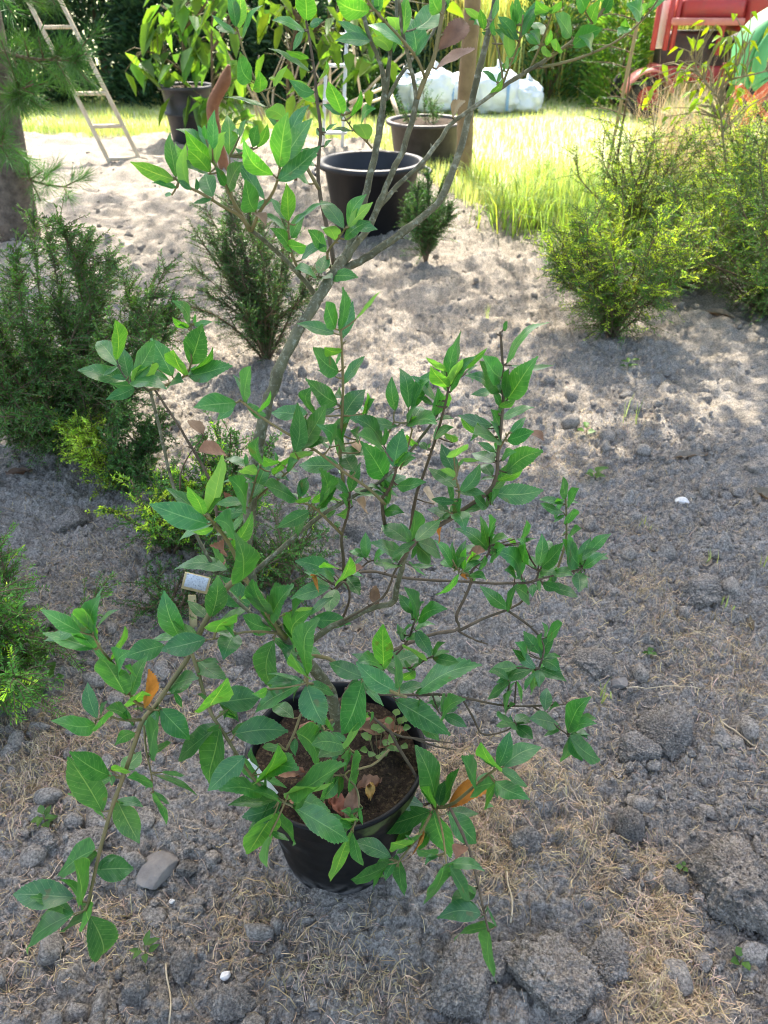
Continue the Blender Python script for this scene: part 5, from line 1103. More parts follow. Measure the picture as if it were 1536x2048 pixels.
# ------------------------------------------------------------------ the potted oak: stems measured on the photo, each at its own distance
# name: (bark, r0 px, r1 px, Y0, Y1, points)
BR = {
 'trunk': ('B', 19, 17, .872, 1.0, [(668, 1500), (672, 1430), (655, 1375), (605, 1312), (548, 1245), (505, 1175), (493, 1100), (503, 1000), (514, 910), (530, 825), (560, 735), (600, 655), (640, 592), (665, 550), (685, 518)]),
 'a1': ('B', 13, 10, 1.0, 1.08, [(680, 525), (700, 490), (722, 425), (737, 365), (752, 300), (762, 240), (770, 188)]),
 'a1l': ('B', 8, 5, 1.08, 1.10, [(769, 195), (766, 145), (755, 112), (742, 82), (730, 40), (722, 5), (716, -40)]),
 'a1m': ('B', 8, 4, 1.08, 1.12, [(771, 190), (778, 135), (781, 100), (793, 55), (792, 10), (790, -50)]),
 'a1r': ('B', 6, 5, 1.08, 1.16, [(773, 200), (800, 152), (830, 110), (858, 75), (880, 38), (902, -20)]),
 'a2': ('B', 11, 9, 1.0, 1.02, [(688, 525), (712, 488), (738, 455), (762, 400), (782, 350), (806, 300), (825, 240), (833, 198)]),
 'a2l': ('B', 7, 5, 1.02, 1.0, [(833, 200), (827, 160), (818, 120), (806, 70), (800, 20), (796, -40)]),
 'a2r': ('T', 7, 4, 1.02, 1.03, [(834, 198), (852, 152), (868, 115), (878, 65), (886, 15), (890, -40)]),
 'a2s': ('T', 4, 3, 1.02, .97, [(850, 155), (833, 115), (805, 80), (772, 45), (745, 15), (728, -12)]),
 'a3': ('B', 8, 6, 1.01, 1.06, [(757, 415), (795, 372), (840, 330), (880, 280), (905, 245), (960, 206), (1010, 170), (1055, 142), (1092, 120)]),
 'a3u': ('T', 5, 3, 1.06, 1.10, [(1088, 122), (1120, 100), (1150, 78), (1182, 48), (1212, 12), (1230, -20)]),
 'a3d': ('T', 4, 2, 1.06, 1.02, [(1070, 136), (1125, 126), (1185, 106), (1240, 78), (1285, 40), (1312, 5), (1330, -25)]),
 'a3v': ('T', 3.5, 2, 1.05, 1.02, [(1004, 172), (1016, 140), (1030, 108), (1041, 72), (1046, 30)]),
 'a3w': ('T', 3, 2, 1.05, 1.08, [(1006, 165), (1002, 130), (995, 95), (985, 68), (975, 40)]),
 'a3x': ('T', 3.5, 2, 1.06, 1.03, [(1058, 142), (1075, 105), (1092, 62), (1103, 28), (1108, 5)]),
 'a4': ('B', 13, 9, 1.0, 1.12, [(685, 540), (720, 522), (770, 490), (830, 446), (878, 402), (902, 350), (920, 300), (936, 240), (950, 172), (966, 110), (980, 50), (992, -10), (1000, -70)]),
 'b': ('B', 8, 7, .975, .93, [(638, 602), (618, 572), (590, 540), (556, 505), (526, 478), (500, 460)]),
 'b1': ('T', 5, 3, .93, .88, [(500, 462), (480, 432), (445, 413), (405, 388), (372, 372), (348, 356)]),
 'b2': ('T', 5, 3, .93, .91, [(500, 458), (472, 412), (452, 372), (436, 338), (426, 320)]),
 'b3': ('T', 3.5, 2, .93, .95, [(496, 448), (474, 425), (464, 392), (461, 350), (459, 312)]),
 'b4': ('T', 5, 3, .93, .89, [(503, 462), (520, 422), (545, 387), (555, 360), (560, 336)]),
 'e1': ('T', 4, 2, .965, .93, [(600, 545), (585, 512), (578, 480), (577, 446)]),
 'e2': ('T', 4, 2, .99, .95, [(660, 535), (655, 505), (678, 475), (692, 455)]),
 'e3': ('T', 4, 2, .985, .95, [(668, 560), (655, 556), (635, 553), (618, 552)]),
 'c1': ('D', 6, 3, 1.02, 1.08, [(668, 530), (660, 480), (648, 430), (638, 372), (637, 320), (641, 265), (634, 200), (627, 130), (619, 80), (612, 40)]),
 'c2': ('T', 5, 2.5, 1.03, 1.0, [(638, 378), (615, 338), (590, 297), (560, 250), (538, 212), (512, 165), (488, 105), (476, 62)]),
 'c3': ('T', 3, 1.5, 1.04, 1.02, [(744, 296), (728, 278), (705, 258), (686, 230)]),
 'f1': ('B', 6, 5, .86, .93, [(560, 1262), (500, 1225), (450, 1175), (418, 1118), (395, 1075), (365, 1020), (340, 950), (322, 870), (300, 780)]),
 'f1l': ('B', 4, 2.5, .93, .90, [(302, 785), (285, 773), (268, 768), (255, 762), (240, 738)]),
 'f1r': ('T', 4, 2, .93, .92, [(300, 780), (325, 773), (350, 762), (372, 750), (383, 722), (381, 680), (383, 648)]),
 'f2': ('D', 4, 3, .87, .93, [(440, 1100), (428, 985), (412, 945), (380, 890), (345, 832), (308, 778)]),
 'f3': ('D', 2.5, 1.2, .90, .90, [(360, 978), (362, 945), (378, 910), (398, 885), (414, 864)]),
 'g': ('T', 4, 2, .83, .80, [(500, 1030), (497, 1012), (505, 985), (512, 955), (520, 935)]),
 'h': ('T', 7, 4, .79, .70, [(572, 1275), (548, 1248), (522, 1205), (498, 1168), (480, 1135), (465, 1100), (447, 1070), (428, 1048), (415, 1028)]),
 'i': ('T', 4, 2, .79, .74, [(565, 1268), (530, 1264), (490, 1264), (450, 1274), (412, 1280)]),
 'j': ('T', 8, 4, .80, .60, [(500, 1135), (450, 1180), (412, 1240), (392, 1282), (372, 1322), (340, 1368), (312, 1410), (286, 1440), (270, 1485), (248, 1550), (225, 1612), (204, 1685), (190, 1745), (178, 1800), (172, 1818)]),
 'j1': ('T', 4, 2, .66, .62, [(282, 1440), (245, 1440), (215, 1432), (192, 1440)]),
 'j2': ('T', 4.5, 3, .67, .62, [(305, 1420), (268, 1402), (255, 1372), (230, 1332), (203, 1300), (186, 1270)]),
 'j3': ('T', 3, 1.5, .66, .64, [(288, 1452), (292, 1500), (302, 1545), (306, 1582)]),
 'k': ('T', 5, 3.5, .72, .60, [(384, 1308), (398, 1350), (410, 1395), (424, 1430), (450, 1470), (480, 1518), (510, 1560), (540, 1588), (572, 1606), (586, 1612)]),
 'l': ('B', 8, 4, .83, .90, [(497, 1158), (545, 1112), (600, 1065), (640, 1032), (675, 1010), (720, 985), (762, 962), (815, 910), (850, 865), (875, 830)]),
 'm': ('T', 5, 3, .87, .84, [(690, 1000), (685, 950), (680, 910), (684, 840), (686, 770), (684, 700), (682, 660)]),
 'n': ('T', 4, 3, .84, .78, [(770, 1008), (735, 975), (690, 945), (630, 900), (568, 863), (520, 832), (480, 800)]),
 'o': ('T', 3.5, 2, .84, .80, [(500, 1010), (545, 968), (580, 940), (606, 905)]),
 'p': ('D', 5, 3, .94, .86, [(690, 1160), (686, 1110), (683, 1070), (695, 1030), (700, 985)]),
 'p2': ('T', 4, 2.5, .87, .82, [(683, 1068), (650, 1035), (628, 1015), (605, 1005)]),
 'q': ('D', 5, 3, .90, .82, [(772, 1060), (763, 1000), (775, 985), (790, 950), (792, 930)]),
 'r': ('D', 4.5, 3, .93, .86, [(815, 1100), (830, 1000), (845, 955), (862, 905), (878, 855), (892, 800), (898, 770)]),
 'r2': ('T', 3, 2, .88, .86, [(800, 938), (812, 905), (824, 850), (790, 845), (788, 825)]),
 's': ('D', 7, 3, .84, .84, [(812, 1102), (832, 1075), (870, 1055), (905, 1035), (940, 1010), (975, 985), (992, 955), (996, 910), (1003, 850), (1007, 770), (1003, 690), (1001, 665)]),
 's1': ('T', 3.5, 2, .84, .79, [(906, 1036), (915, 1010), (918, 980), (912, 955)]),
 's2': ('T', 3, 2, .84, .82, [(998, 900), (1008, 882), (1018, 865)]),
 't': ('B', 10, 8, .85, .80, [(600, 1305), (650, 1262), (700, 1236), (745, 1216), (785, 1205), (792, 1180), (803, 1138), (815, 1098)]),
 'u': ('D', 3.5, 3, .82, .76, [(690, 1240), (735, 1214), (770, 1190), (790, 1142), (808, 1112), (832, 1086)]),
 'v': ('D', 4, 3, .95, 1.0, [(668, 1180), (700, 1152), (745, 1143), (800, 1155), (860, 1160), (930, 1163), (1000, 1167), (1065, 1163), (1078, 1142)]),
 'v1': ('D', 3, 2, .98, 1.02, [(1065, 1163), (1110, 1150), (1160, 1138), (1172, 1120)]),
 'v2': ('T', 3.5, 2, 1.05, 1.10, [(1110, 1152), (1130, 1090), (1133, 1050), (1132, 1010), (1131, 995)]),
 'w': ('D', 5, 3, .90, 1.0, [(672, 1420), (720, 1345), (790, 1300), (860, 1270), (916, 1258), (912, 1232), (930, 1195), (943, 1162), (945, 1140), (975, 1110), (980, 1090)]),
 'w1': ('D', 4, 2.5, .96, 1.02, [(916, 1262), (960, 1240), (1012, 1220), (1042, 1205), (1058, 1180)]),
 'w2': ('D', 3.5, 2.5, .98, .93, [(1015, 1221), (1050, 1245), (1078, 1272), (1088, 1300), (1078, 1335)]),
 'w3': ('D', 3, 2, .96, .92, [(916, 1262), (940, 1275), (955, 1282), (975, 1288)]),
 'w4': ('T', 3, 2, .96, .90, [(943, 1162), (935, 1148), (918, 1142), (905, 1120)]),
 'x': ('D', 4.5, 2, .88, .92, [(690, 1378), (760, 1388), (830, 1390), (880, 1389), (930, 1396), (1000, 1410), (1070, 1412), (1140, 1408)]),
 'x1': ('D', 3, 2, .90, .88, [(925, 1398), (948, 1438), (966, 1470), (1010, 1462), (1032, 1448)]),
 'x2': ('D', 3, 2, .92, .86, [(1065, 1412), (1088, 1428), (1112, 1452), (1136, 1470)]),
 'x3': ('D', 2.5, 2, .88, .86, [(865, 1390), (875, 1420), (885, 1433)]),
 'y': ('D', 5, 2, .86, .86, [(690, 1395), (735, 1425), (785, 1466), (830, 1477), (905, 1486)]),
 'y1': ('D', 3, 1.5, .86, .85, [(828, 1477), (870, 1492), (915, 1500)]),
 'y2': ('D', 4.5, 3, .86, .80, [(780, 1462), (800, 1500), (825, 1540), (850, 1585), (868, 1615)]),
 'z': ('T', 5.5, 4, .79, .60, [(600, 1310), (655, 1316), (700, 1345), (745, 1365), (790, 1386), (812, 1394)]),
 'aa': ('T', 5, 3, .80, .66, [(660, 1376), (640, 1370), (615, 1366)]),
 'bb': ('T', 4, 3, .80, .70, [(650, 1385), (607, 1420), (590, 1462), (572, 1500)]),
 'cc': ('T', 3.5, 3, .82, .70, [(665, 1440), (645, 1452), (668, 1478), (698, 1496)]),
 'ee': ('T', 3.5, 2.5, .80, .64, [(778, 1500), (745, 1530), (690, 1547), (712, 1575), (718, 1610), (707, 1652)]),
 'ff': ('D', 3.5, 2.5, .88, .80, [(720, 1345), (770, 1325), (810, 1290), (832, 1235)]),
 'ff1': ('D', 3, 2, .84, .80, [(790, 1335), (825, 1335), (850, 1320), (866, 1312)]),
 'gg': ('D', 3.5, 2.5, .94, .88, [(684, 1240), (700, 1195), (690, 1165), (672, 1172)]),
 'hh': ('D', 3, 2, .98, 1.0, [(705, 1152), (735, 1125), (750, 1120)]),
 'dd': ('T', 5, 3, .78, .66, [(868, 1615), (902, 1610), (945, 1575), (972, 1552), (998, 1534)]),
 'dd1': ('T', 4, 2.5, .78, .58, [(868, 1615), (872, 1618), (885, 1665), (893, 1728)]),
 'dd2': ('T', 4, 2.5, .78, .64, [(866, 1620), (838, 1672), (815, 1700), (797, 1724)]),
 'dd3': ('D', 4, 3, .72, .55, [(900, 1615), (935, 1690), (952, 1750), (966, 1815), (977, 1862)]),
}
# leaves: base x,y  tip x,y  width  kind (g green, b held flat to the sky, y young/upright, d dead brown, s tan skeleton, o orange)
LV = """475 58 482 -25 27 y;472 55 458 -20 24 b;484 78 517 5 10 b;472 68 430 52 16 g;470 66 422 27 10 b;503 163 482 105 32 b;520 185 521 148 27 y;548 175 576 127 12 y;535 215 448 185 8 g;570 238 530 222 30 y;558 335 573 225 40 y;562 325 622 235 36 b;572 290 612 206 24 b;556 361 641 291 34 b;548 351 486 285 34 y;505 295 512 253 22 b;515 295 535 248 18 y;530 400 473 312 22 g;511 423 494 362 38 g;460 314 456 228 33 y;430 333 446 255 24 y;422 322 369 260 30 y;425 300 427 220 22 b;412 280 408 250 12 b;420 308 354 255 20 b;352 356 333 268 25 g;350 360 258 325 30 y;355 376 304 362 12 b;381 380 373 285 19 y;383 378 355 360 12 b;392 338 343 288 16 y;420 345 375 300 30 y;418 348 348 325 14 g;426 395 411 346 36 g;425 397 386 407 10 g;453 385 480 325 26 g;452 370 433 335 18 b;577 444 576 370 29 y;582 475 613 422 24 b;588 450 660 400 9 b;575 463 527 427 11 g;572 440 538 393 14 b;585 505 543 455 22 g;576 490 613 491 26 y;505 427 532 452 16 d;497 315 470 296 10 g;
688 457 641 399 28 g;695 452 734 388 26 g;696 455 746 404 22 y;688 478 743 443 25 b;671 482 644 448 26 y;653 505 618 460 26 b;602 520 652 490 18 b;638 548 655 507 25 g;633 553 590 538 20 g;656 552 714 552 24 b;618 368 578 342 14 g;630 330 607 327 10 b;613 42 607 -25 40 y;610 62 545 40 16 b;618 50 647 40 14 b;622 145 540 88 10 g;618 118 572 102 12 y;634 165 654 122 8 y;633 205 578 160 24 y;630 185 583 158 22 b;684 228 656 166 30 y;683 230 645 208 14 b;702 233 722 180 14 y;722 250 750 217 16 b;735 280 714 248 30 y;648 270 631 255 18 g;650 265 675 247 6 g;705 262 665 255 8 b;635 310 605 297 16 b;648 292 664 280 8 g;478 275 490 238 10 b;740 22 672 0 38 y;760 25 757 -20 18 b;752 20 742 -25 18 g;805 70 813 -15 24 y;833 112 814 32 44 g;830 58 872 2 46 g;880 25 858 -20 28 g;890 20 903 -20 16 g;740 75 676 42 18 b;742 82 671 76 22 b;805 92 735 48 20 b;785 80 740 50 22 y;780 103 746 75 32 y;785 100 795 85 14 b;790 60 775 28 24 y;877 100 932 45 36 d;872 138 950 98 16 s;905 235 925 203 18 s;
960 40 929 14 14 y;960 48 941 38 10 b;968 60 960 18 16 y;985 40 996 -10 12 y;985 70 985 42 12 g;1033 78 996 33 22 b;1012 85 994 58 18 b;1018 118 1015 57 22 y;1030 60 1032 -10 18 g;1030 50 1024 0 16 b;1041 70 1045 14 14 y;1045 72 1072 0 22 b;1043 75 1081 8 12 b;1085 70 1068 42 20 b;1077 90 1050 66 14 g;1080 85 1060 62 16 b;1100 22 1072 2 22 y;1103 28 1124 6 14 y;1092 32 1072 10 18 g;1092 92 1102 58 12 y;1095 115 1090 90 18 y;1112 103 1108 82 18 y;1143 73 1113 28 28 b;1170 22 1152 -12 28 b;1178 50 1194 3 24 y;1143 95 1205 57 32 b;1183 95 1165 72 20 b;1020 130 1038 95 14 b;1018 135 1012 115 10 b;994 165 965 138 9 g;982 190 1006 162 12 y;1283 35 1255 8 30 b;1255 57 1252 36 15 y;1255 55 1235 72 20 b;1285 32 1288 10 11 y;1296 17 1308 -8 13 y;1300 22 1330 0 10 b;1205 28 1225 -18 20 b;1215 10 1190 -25 18 y;
254 760 153 736 34 g;235 732 192 682 36 g;234 722 230 640 28 y;257 755 243 693 28 g;262 758 305 680 32 b;265 765 282 727 12 y;272 768 300 717 20 g;287 770 312 722 30 y;345 753 302 675 40 g;335 775 368 765 20 b;270 775 212 797 24 b;368 750 347 700 30 y;380 728 405 648 46 g;380 742 428 700 12 y;377 752 459 727 34 b;380 647 353 602 20 g;378 655 345 638 14 y;388 648 424 643 12 b;377 658 360 650 10 b;473 805 388 813 38 b;487 805 500 732 24 g;492 810 533 830 22 b;515 825 545 785 9 y;
671 658 652 603 30 g;680 665 689 576 20 g;683 680 706 602 28 g;670 667 595 643 24 g;710 640 757 577 7 y;678 743 626 695 36 g;682 705 650 697 20 y;686 768 728 712 20 g;675 808 612 757 36 g;686 835 731 775 40 g;683 795 678 775 14 g;630 830 620 778 24 b;726 830 735 785 12 y;730 830 750 798 14 b;790 822 784 752 24 g;817 818 802 733 30 g;825 820 862 738 30 g;872 800 822 752 18 b;822 825 855 755 18 g;895 775 861 740 28 y;898 765 915 680 26 g;905 750 922 662 18 g;893 745 851 712 14 y;900 772 923 712 22 y;900 785 942 720 18 b;920 740 977 698 14 y;930 748 955 728 6 g;875 830 897 782 22 y;875 828 875 775 26 b;822 845 845 810 30 g;1003 755 972 712 36 b;1000 785 970 725 34 g;985 780 938 748 22 b;1008 795 1012 740 20 g;1014 800 1070 714 44 g;1012 728 1087 637 18 b;1006 660 1015 642 10 g;1004 815 985 778 14 g;998 815 1030 803 14 y;1002 858 988 820 18 g;1000 838 1068 812 18 b;985 850 918 828 24 b;952 868 919 832 16 y;1019 867 1050 832 16 g;998 880 947 868 28 b;1014 880 1065 862 28 b;1062 862 1087 880 16 d;868 880 905 853 16 g;965 858 955 845 14 y;
988 925 943 905 26 g;985 952 965 922 24 g;992 905 955 885 14 g;992 915 975 888 22 g;1012 945 1083 902 42 g;996 962 1045 948 12 y;984 985 1087 980 42 g;1003 920 1030 903 16 b;915 950 882 887 28 g;908 915 922 885 30 y;905 885 890 866 16 y;912 975 856 935 26 g;910 955 875 935 14 y;920 985 960 927 26 g;922 920 960 920 9 y;910 1003 863 998 16 g;898 1025 877 1000 16 g;900 1030 855 1018 20 g;905 1025 915 1000 20 g;912 1025 928 1055 34 b;925 1018 969 1015 16 b;975 1015 940 978 20 g;982 1010 987 980 12 g;868 1008 858 972 18 s;885 1045 878 1072 18 o;788 935 805 857 40 b;796 852 726 838 22 b;765 885 706 832 34 g;772 960 730 890 50 b;765 895 715 870 26 g;813 850 868 843 26 b;815 845 855 835 16 y;795 935 815 903 14 y;800 930 830 915 18 g;828 895 812 875 16 y;855 900 840 885 14 g;768 975 813 950 30 b;795 970 848 960 24 b;785 970 780 1005 26 g;768 1022 803 1022 24 g;
676 910 696 828 24 g;590 905 594 805 33 b;605 895 653 808 34 g;615 828 540 822 30 g;660 895 645 852 26 g;605 880 612 845 16 b;690 895 660 865 24 b;712 880 700 862 18 b;585 920 626 896 20 y;680 850 657 858 14 y;678 930 598 930 34 b;637 1015 645 940 30 g;602 995 612 955 22 g;697 985 655 962 20 b;710 945 685 903 34 g;700 985 722 925 22 g;688 950 684 932 12 y;598 1003 530 970 30 g;598 1007 622 992 14 y;624 1007 661 975 16 y;652 1033 642 1000 16 g;620 1022 554 1055 28 g;672 1000 655 985 20 y;695 1015 678 990 20 b;695 1020 678 1030 16 y;768 990 706 992 12 g;672 1058 678 1040 12 g;712 1000 728 1022 14 s;720 905 702 885 16 s;522 930 512 878 22 g;503 1000 540 915 28 g;560 925 528 915 18 y;515 950 482 940 22 y;548 950 582 912 14 y;573 940 590 920 16 b;
418 1032 446 908 32 y;407 1030 372 975 24 y;417 1048 298 1008 48 b;428 1056 384 1064 12 y;500 935 447 915 16 g;492 1003 428 1008 20 b;492 1015 456 955 34 b;507 965 442 965 10 b;490 1024 425 1042 22 b;470 1075 428 1040 36 b;458 1103 504 1022 26 y;485 1160 480 1075 54 g;455 1140 348 1140 28 b;397 903 455 910 26 d;405 870 380 838 22 d;452 1022 447 985 14 d;445 1135 425 1115 20 d;440 1105 425 1090 16 d;
362 1280 328 1180 42 g;422 1235 436 1150 40 g;500 1212 440 1150 50 g;518 1192 480 1196 10 y;540 1230 505 1158 36 b;540 1235 580 1170 36 g;545 1258 485 1230 34 g;432 1265 475 1232 30 y;465 1263 445 1245 24 b;412 1278 322 1300 44 b;470 1265 447 1316 44 b;570 1248 640 1215 20 y;585 1220 605 1200 24 b;620 1240 700 1245 34 b;590 1300 610 1225 36 b;615 1351 623 1243 38 g;548 1280 555 1385 42 g;590 1285 575 1325 36 b;608 1350 582 1305 24 y;605 1367 533 1345 6 b;605 1368 502 1420 38 b;395 1320 455 1360 34 g;425 1410 456 1358 42 y;438 1405 520 1395 54 g;535 1378 507 1388 18 y;337 1372 387 1350 26 g;340 1388 385 1362 18 b;613 1370 648 1450 54 b;
725 1360 683 1470 56 b;730 1355 655 1320 34 g;768 1340 766 1248 40 y;797 1383 715 1325 40 g;770 1330 838 1307 38 b;760 1330 718 1320 26 b;830 1390 965 1330 44 b;790 1400 902 1470 46 b;735 1355 750 1390 20 g;588 1437 545 1410 28 g;592 1465 637 1530 44 g;645 1455 590 1470 24 g;690 1492 622 1490 36 b;690 1498 635 1515 24 b;697 1492 708 1440 26 y;708 1503 713 1566 28 b;697 1498 695 1520 14 g;745 1430 716 1437 10 y;655 1455 650 1432 14 g;
470 1468 577 1462 52 g;440 1450 402 1580 56 g;490 1512 415 1582 46 b;530 1555 562 1498 34 y;530 1550 598 1540 40 g;525 1588 440 1578 34 g;530 1580 495 1565 22 g;577 1587 678 1517 38 g;577 1600 625 1568 34 y;565 1600 482 1632 40 g;550 1600 455 1605 24 g;668 1550 640 1590 24 g;682 1548 640 1600 26 y;517 1535 500 1497 10 g;557 1492 525 1495 16 g;448 1420 475 1440 14 y;550 1625 495 1712 48 y;540 1670 532 1733 20 y;585 1612 697 1682 46 g;702 1660 665 1768 28 y;705 1650 658 1625 16 b;712 1645 690 1632 16 y;705 1652 685 1665 18 g;717 1615 725 1650 8 b;783 1715 703 1685 38 g;780 1728 700 1758 28 g;
848 1612 723 1595 42 b;862 1622 752 1660 44 g;873 1610 830 1490 46 g;877 1612 890 1562 22 g;868 1612 858 1572 18 y;866 1620 900 1722 50 b;896 1625 953 1687 44 g;815 1692 782 1685 26 y;822 1690 838 1667 16 g;850 1665 826 1690 22 o;875 1710 832 1697 22 g;925 1690 912 1718 28 d;793 1733 792 1707 14 g;800 1720 808 1793 26 b;887 1730 850 1815 30 g;898 1730 940 1802 26 g;962 1828 875 1835 40 g;952 1775 900 1815 36 g;978 1860 988 1970 26 g;973 1810 995 1855 5 b;993 1535 962 1484 22 y;995 1535 1018 1462 32 b;1005 1535 1084 1492 38 g;952 1568 925 1513 26 g;990 1565 946 1590 28 g;990 1562 1057 1594 34 b;895 1615 990 1580 36 o;
835 1232 808 1175 28 g;833 1230 797 1187 22 g;836 1240 890 1215 30 b;802 1280 800 1250 18 g;818 1270 848 1275 22 b;832 1262 862 1310 26 g;850 1322 825 1290 20 y;850 1318 830 1328 20 g;865 1315 918 1325 22 b;862 1315 885 1295 24 g;830 1340 790 1358 18 y;825 1385 798 1380 14 g;873 1420 872 1388 22 g;884 1432 922 1395 26 b;885 1430 934 1455 22 b;1080 1308 1047 1262 26 g;1082 1318 1110 1265 24 g;1093 1275 1125 1247 24 g;1072 1337 1027 1298 20 g;1068 1338 992 1365 26 b;1035 1335 974 1340 24 g;1020 1365 971 1397 22 g;1078 1337 1133 1362 24 g;1085 1320 1122 1345 26 g;1078 1340 1080 1370 20 b;1072 1342 1046 1378 10 b;1033 1362 1041 1412 7 y;1055 1310 1040 1285 18 b;1008 1415 1025 1380 20 g;1090 1422 1095 1375 24 g;1120 1450 1062 1435 30 g;1135 1465 1168 1396 34 g;1140 1458 1193 1447 24 b;1138 1472 1201 1520 34 g;1138 1475 1165 1522 26 b;1028 1445 994 1432 20 g;1030 1445 1060 1430 20 g;1025 1452 992 1448 16 g;1032 1452 1066 1478 26 b;
1132 998 1128 954 16 g;1135 1013 1158 976 16 g;1127 1008 1078 998 14 g;1127 1025 1080 1006 16 g;1130 998 1115 995 8 y;1132 1050 1148 1018 18 b;1138 1072 1158 1055 14 g;1160 1130 1138 1068 24 g;1150 1133 1126 1078 28 g;1162 1133 1182 1074 24 g;1175 1110 1223 1067 22 g;1165 1137 1210 1105 18 b;1160 1138 1124 1140 12 b;1155 1145 1158 1183 28 b;1163 1145 1175 1172 16 b;1077 1132 1086 1068 24 g;1082 1135 1127 1085 28 g;1073 1138 1045 1112 20 g;1080 1142 1114 1148 20 b;1075 1147 1085 1183 20 g;1085 1165 1120 1178 20 b;1090 1170 1160 1192 22 g;1042 1150 1005 1098 30 g;1030 1150 1010 1140 24 g;1045 1122 1050 1088 24 b;1105 1100 1090 1080 18 g;1105 1145 1145 1150 22 b;1050 1160 1034 1155 10 b;1068 1168 1065 1192 16 b;1027 1172 1058 1205 28 g;1018 1218 960 1172 26 g;1042 1085 1053 1040 13 g;1050 1093 1040 1078 14 g;1030 1078 1013 1078 12 y;976 1100 915 1055 28 g;977 1095 960 1030 20 g;978 1070 993 1040 16 g;980 1090 993 1050 8 b;980 1085 1015 1075 18 b;983 1110 1010 1092 26 b;925 1145 965 1122 14 b;910 1138 874 1078 18 g;912 1135 905 1083 14 g;920 1137 928 1080 20 g;925 1138 932 1095 12 y;935 1125 945 1105 20 y;905 1135 882 1120 20 b;918 1147 870 1190 12 y;938 1150 972 1158 16 b;962 1140 970 1112 12 b;920 1150 932 1156 10 o;935 1110 955 1095 14 d;
820 1085 764 1050 34 g;822 1083 830 1020 30 g;830 1082 882 1037 28 g;805 1098 750 1078 30 g;830 1090 868 1125 40 g;835 1083 885 1115 28 g;820 1130 868 1130 10 b;732 1118 731 1064 22 g;728 1115 697 1101 12 g;748 1118 768 1098 14 b;787 1128 748 1126 16 g;795 1130 770 1140 20 b;700 1145 726 1135 16 d;671 1150 592 1120 34 g;676 1165 700 1113 22 y;690 1150 720 1190 30 g;660 1175 580 1198 30 b;672 1178 657 1225 32 b;640 1148 615 1148 12 g;632 1150 630 1170 18 o;755 1212 750 1170 20 d;670 1135 648 1123 14 y;
163 1265 82 1217 30 b;182 1275 165 1216 30 y;195 1280 198 1193 30 b;190 1250 207 1172 8 g;189 1298 85 1266 30 b;222 1322 254 1255 13 y;240 1345 248 1305 24 b;251 1390 201 1315 42 g;262 1390 294 1312 26 g;265 1410 288 1390 20 y;293 1415 297 1338 24 o;330 1290 250 1312 42 g;195 1438 174 1364 28 g;191 1448 103 1440 36 b;205 1450 218 1422 18 y;268 1450 212 1418 24 g;270 1465 235 1485 24 g;318 1420 292 1470 30 g;300 1513 315 1452 32 g;322 1418 381 1480 44 b;262 1345 258 1330 14 g;
205 1624 135 1515 56 g;220 1552 138 1503 44 g;243 1538 282 1502 36 g;222 1540 262 1545 12 y;235 1602 279 1688 46 b;303 1562 263 1547 16 g;306 1582 332 1650 14 g;310 1550 395 1592 11 g;190 1700 115 1752 40 g;190 1740 267 1737 50 g;165 1803 148 1722 38 g;148 1795 24 1788 52 g;148 1827 45 1902 36 g;180 1832 208 1922 60 b;172 1810 178 1838 30 y"""

def oak_leaf(buf, B, T, up, W, rng, tint, fold=0.18, bend=0.1, teeth=0.10):
    """one spiny lance-shaped leaf from base B to tip T with upper side towards `up`"""
    n = 33; D = T - B; L = np.linalg.norm(D); D = D / L
    S = norm(np.cross(D, up)); U = np.cross(S, D)
    s = np.linspace(0, 1, n); pk = rng.uniform(0.80, 0.98)
    w = np.sin(np.pi * np.clip(s, 0, 1) ** pk); w = np.clip(w, 0, 1) ** rng.uniform(0.86, 1.05)
    w = w * np.where(s > 0.72, 1 - 0.22 * ((s - 0.72) / 0.28), 1); w[-1] = 0; w[0] = 0.03
    side = rng.normal(0, 0.05) * L
    ctr = B + np.outer(s, D) * L + np.outer(bend * L * 4 * s * (1 - s) * (0.7 + 0.6 * s) - max(0, rng.normal(0.04, 0.06)) * L * np.clip(s - 0.6, 0, 1) ** 2 * 6, U) + np.outer(side * np.sin(np.pi * s), S)
    tw = rng.normal(0, 0.16)
    cols = np.array([-1, -0.52, 0, 0.52, 1.0]); V, UV = [], []
    th = teeth * W * np.where((np.arange(n) % 2 == 1) & (s > 0.18), 1.0, 0.0) * rng.uniform(0.5, 1.3, n)
    wav = rng.uniform(0, 6.28)
    for j, c in enumerate(cols):
        e = abs(c) == 1
        off = np.sign(c) * (w * W / 2 * abs(c) + (th if e else 0))
        h = fold * abs(off) * (1.1 if not e else 0.85) + (0.03 * W * np.sin(s * 15 + wav + (2 if c < 0 else 0)) * w if e else 0)
        a = tw * (s - 0.3)
        P = ctr + (np.cos(a) * off)[:, None] * S + (np.sin(a) * off + h)[:, None] * U + (np.outer(th * 0.7, D) if e else 0)
        V.append(P); UV.append(np.stack([np.full(n, c), s], -1))
    V = np.stack(V, 1).reshape(-1, 3); UV = np.stack(UV, 1).reshape(-1, 2); m = 5
    i, j = np.meshgrid(np.arange(n - 1), np.arange(m - 1), indexing='ij'); a = i * m + j
    buf.add(V, np.stack([a, a + 1, a + m + 1, a + m], -1).reshape(-1, 4), tint, UV)

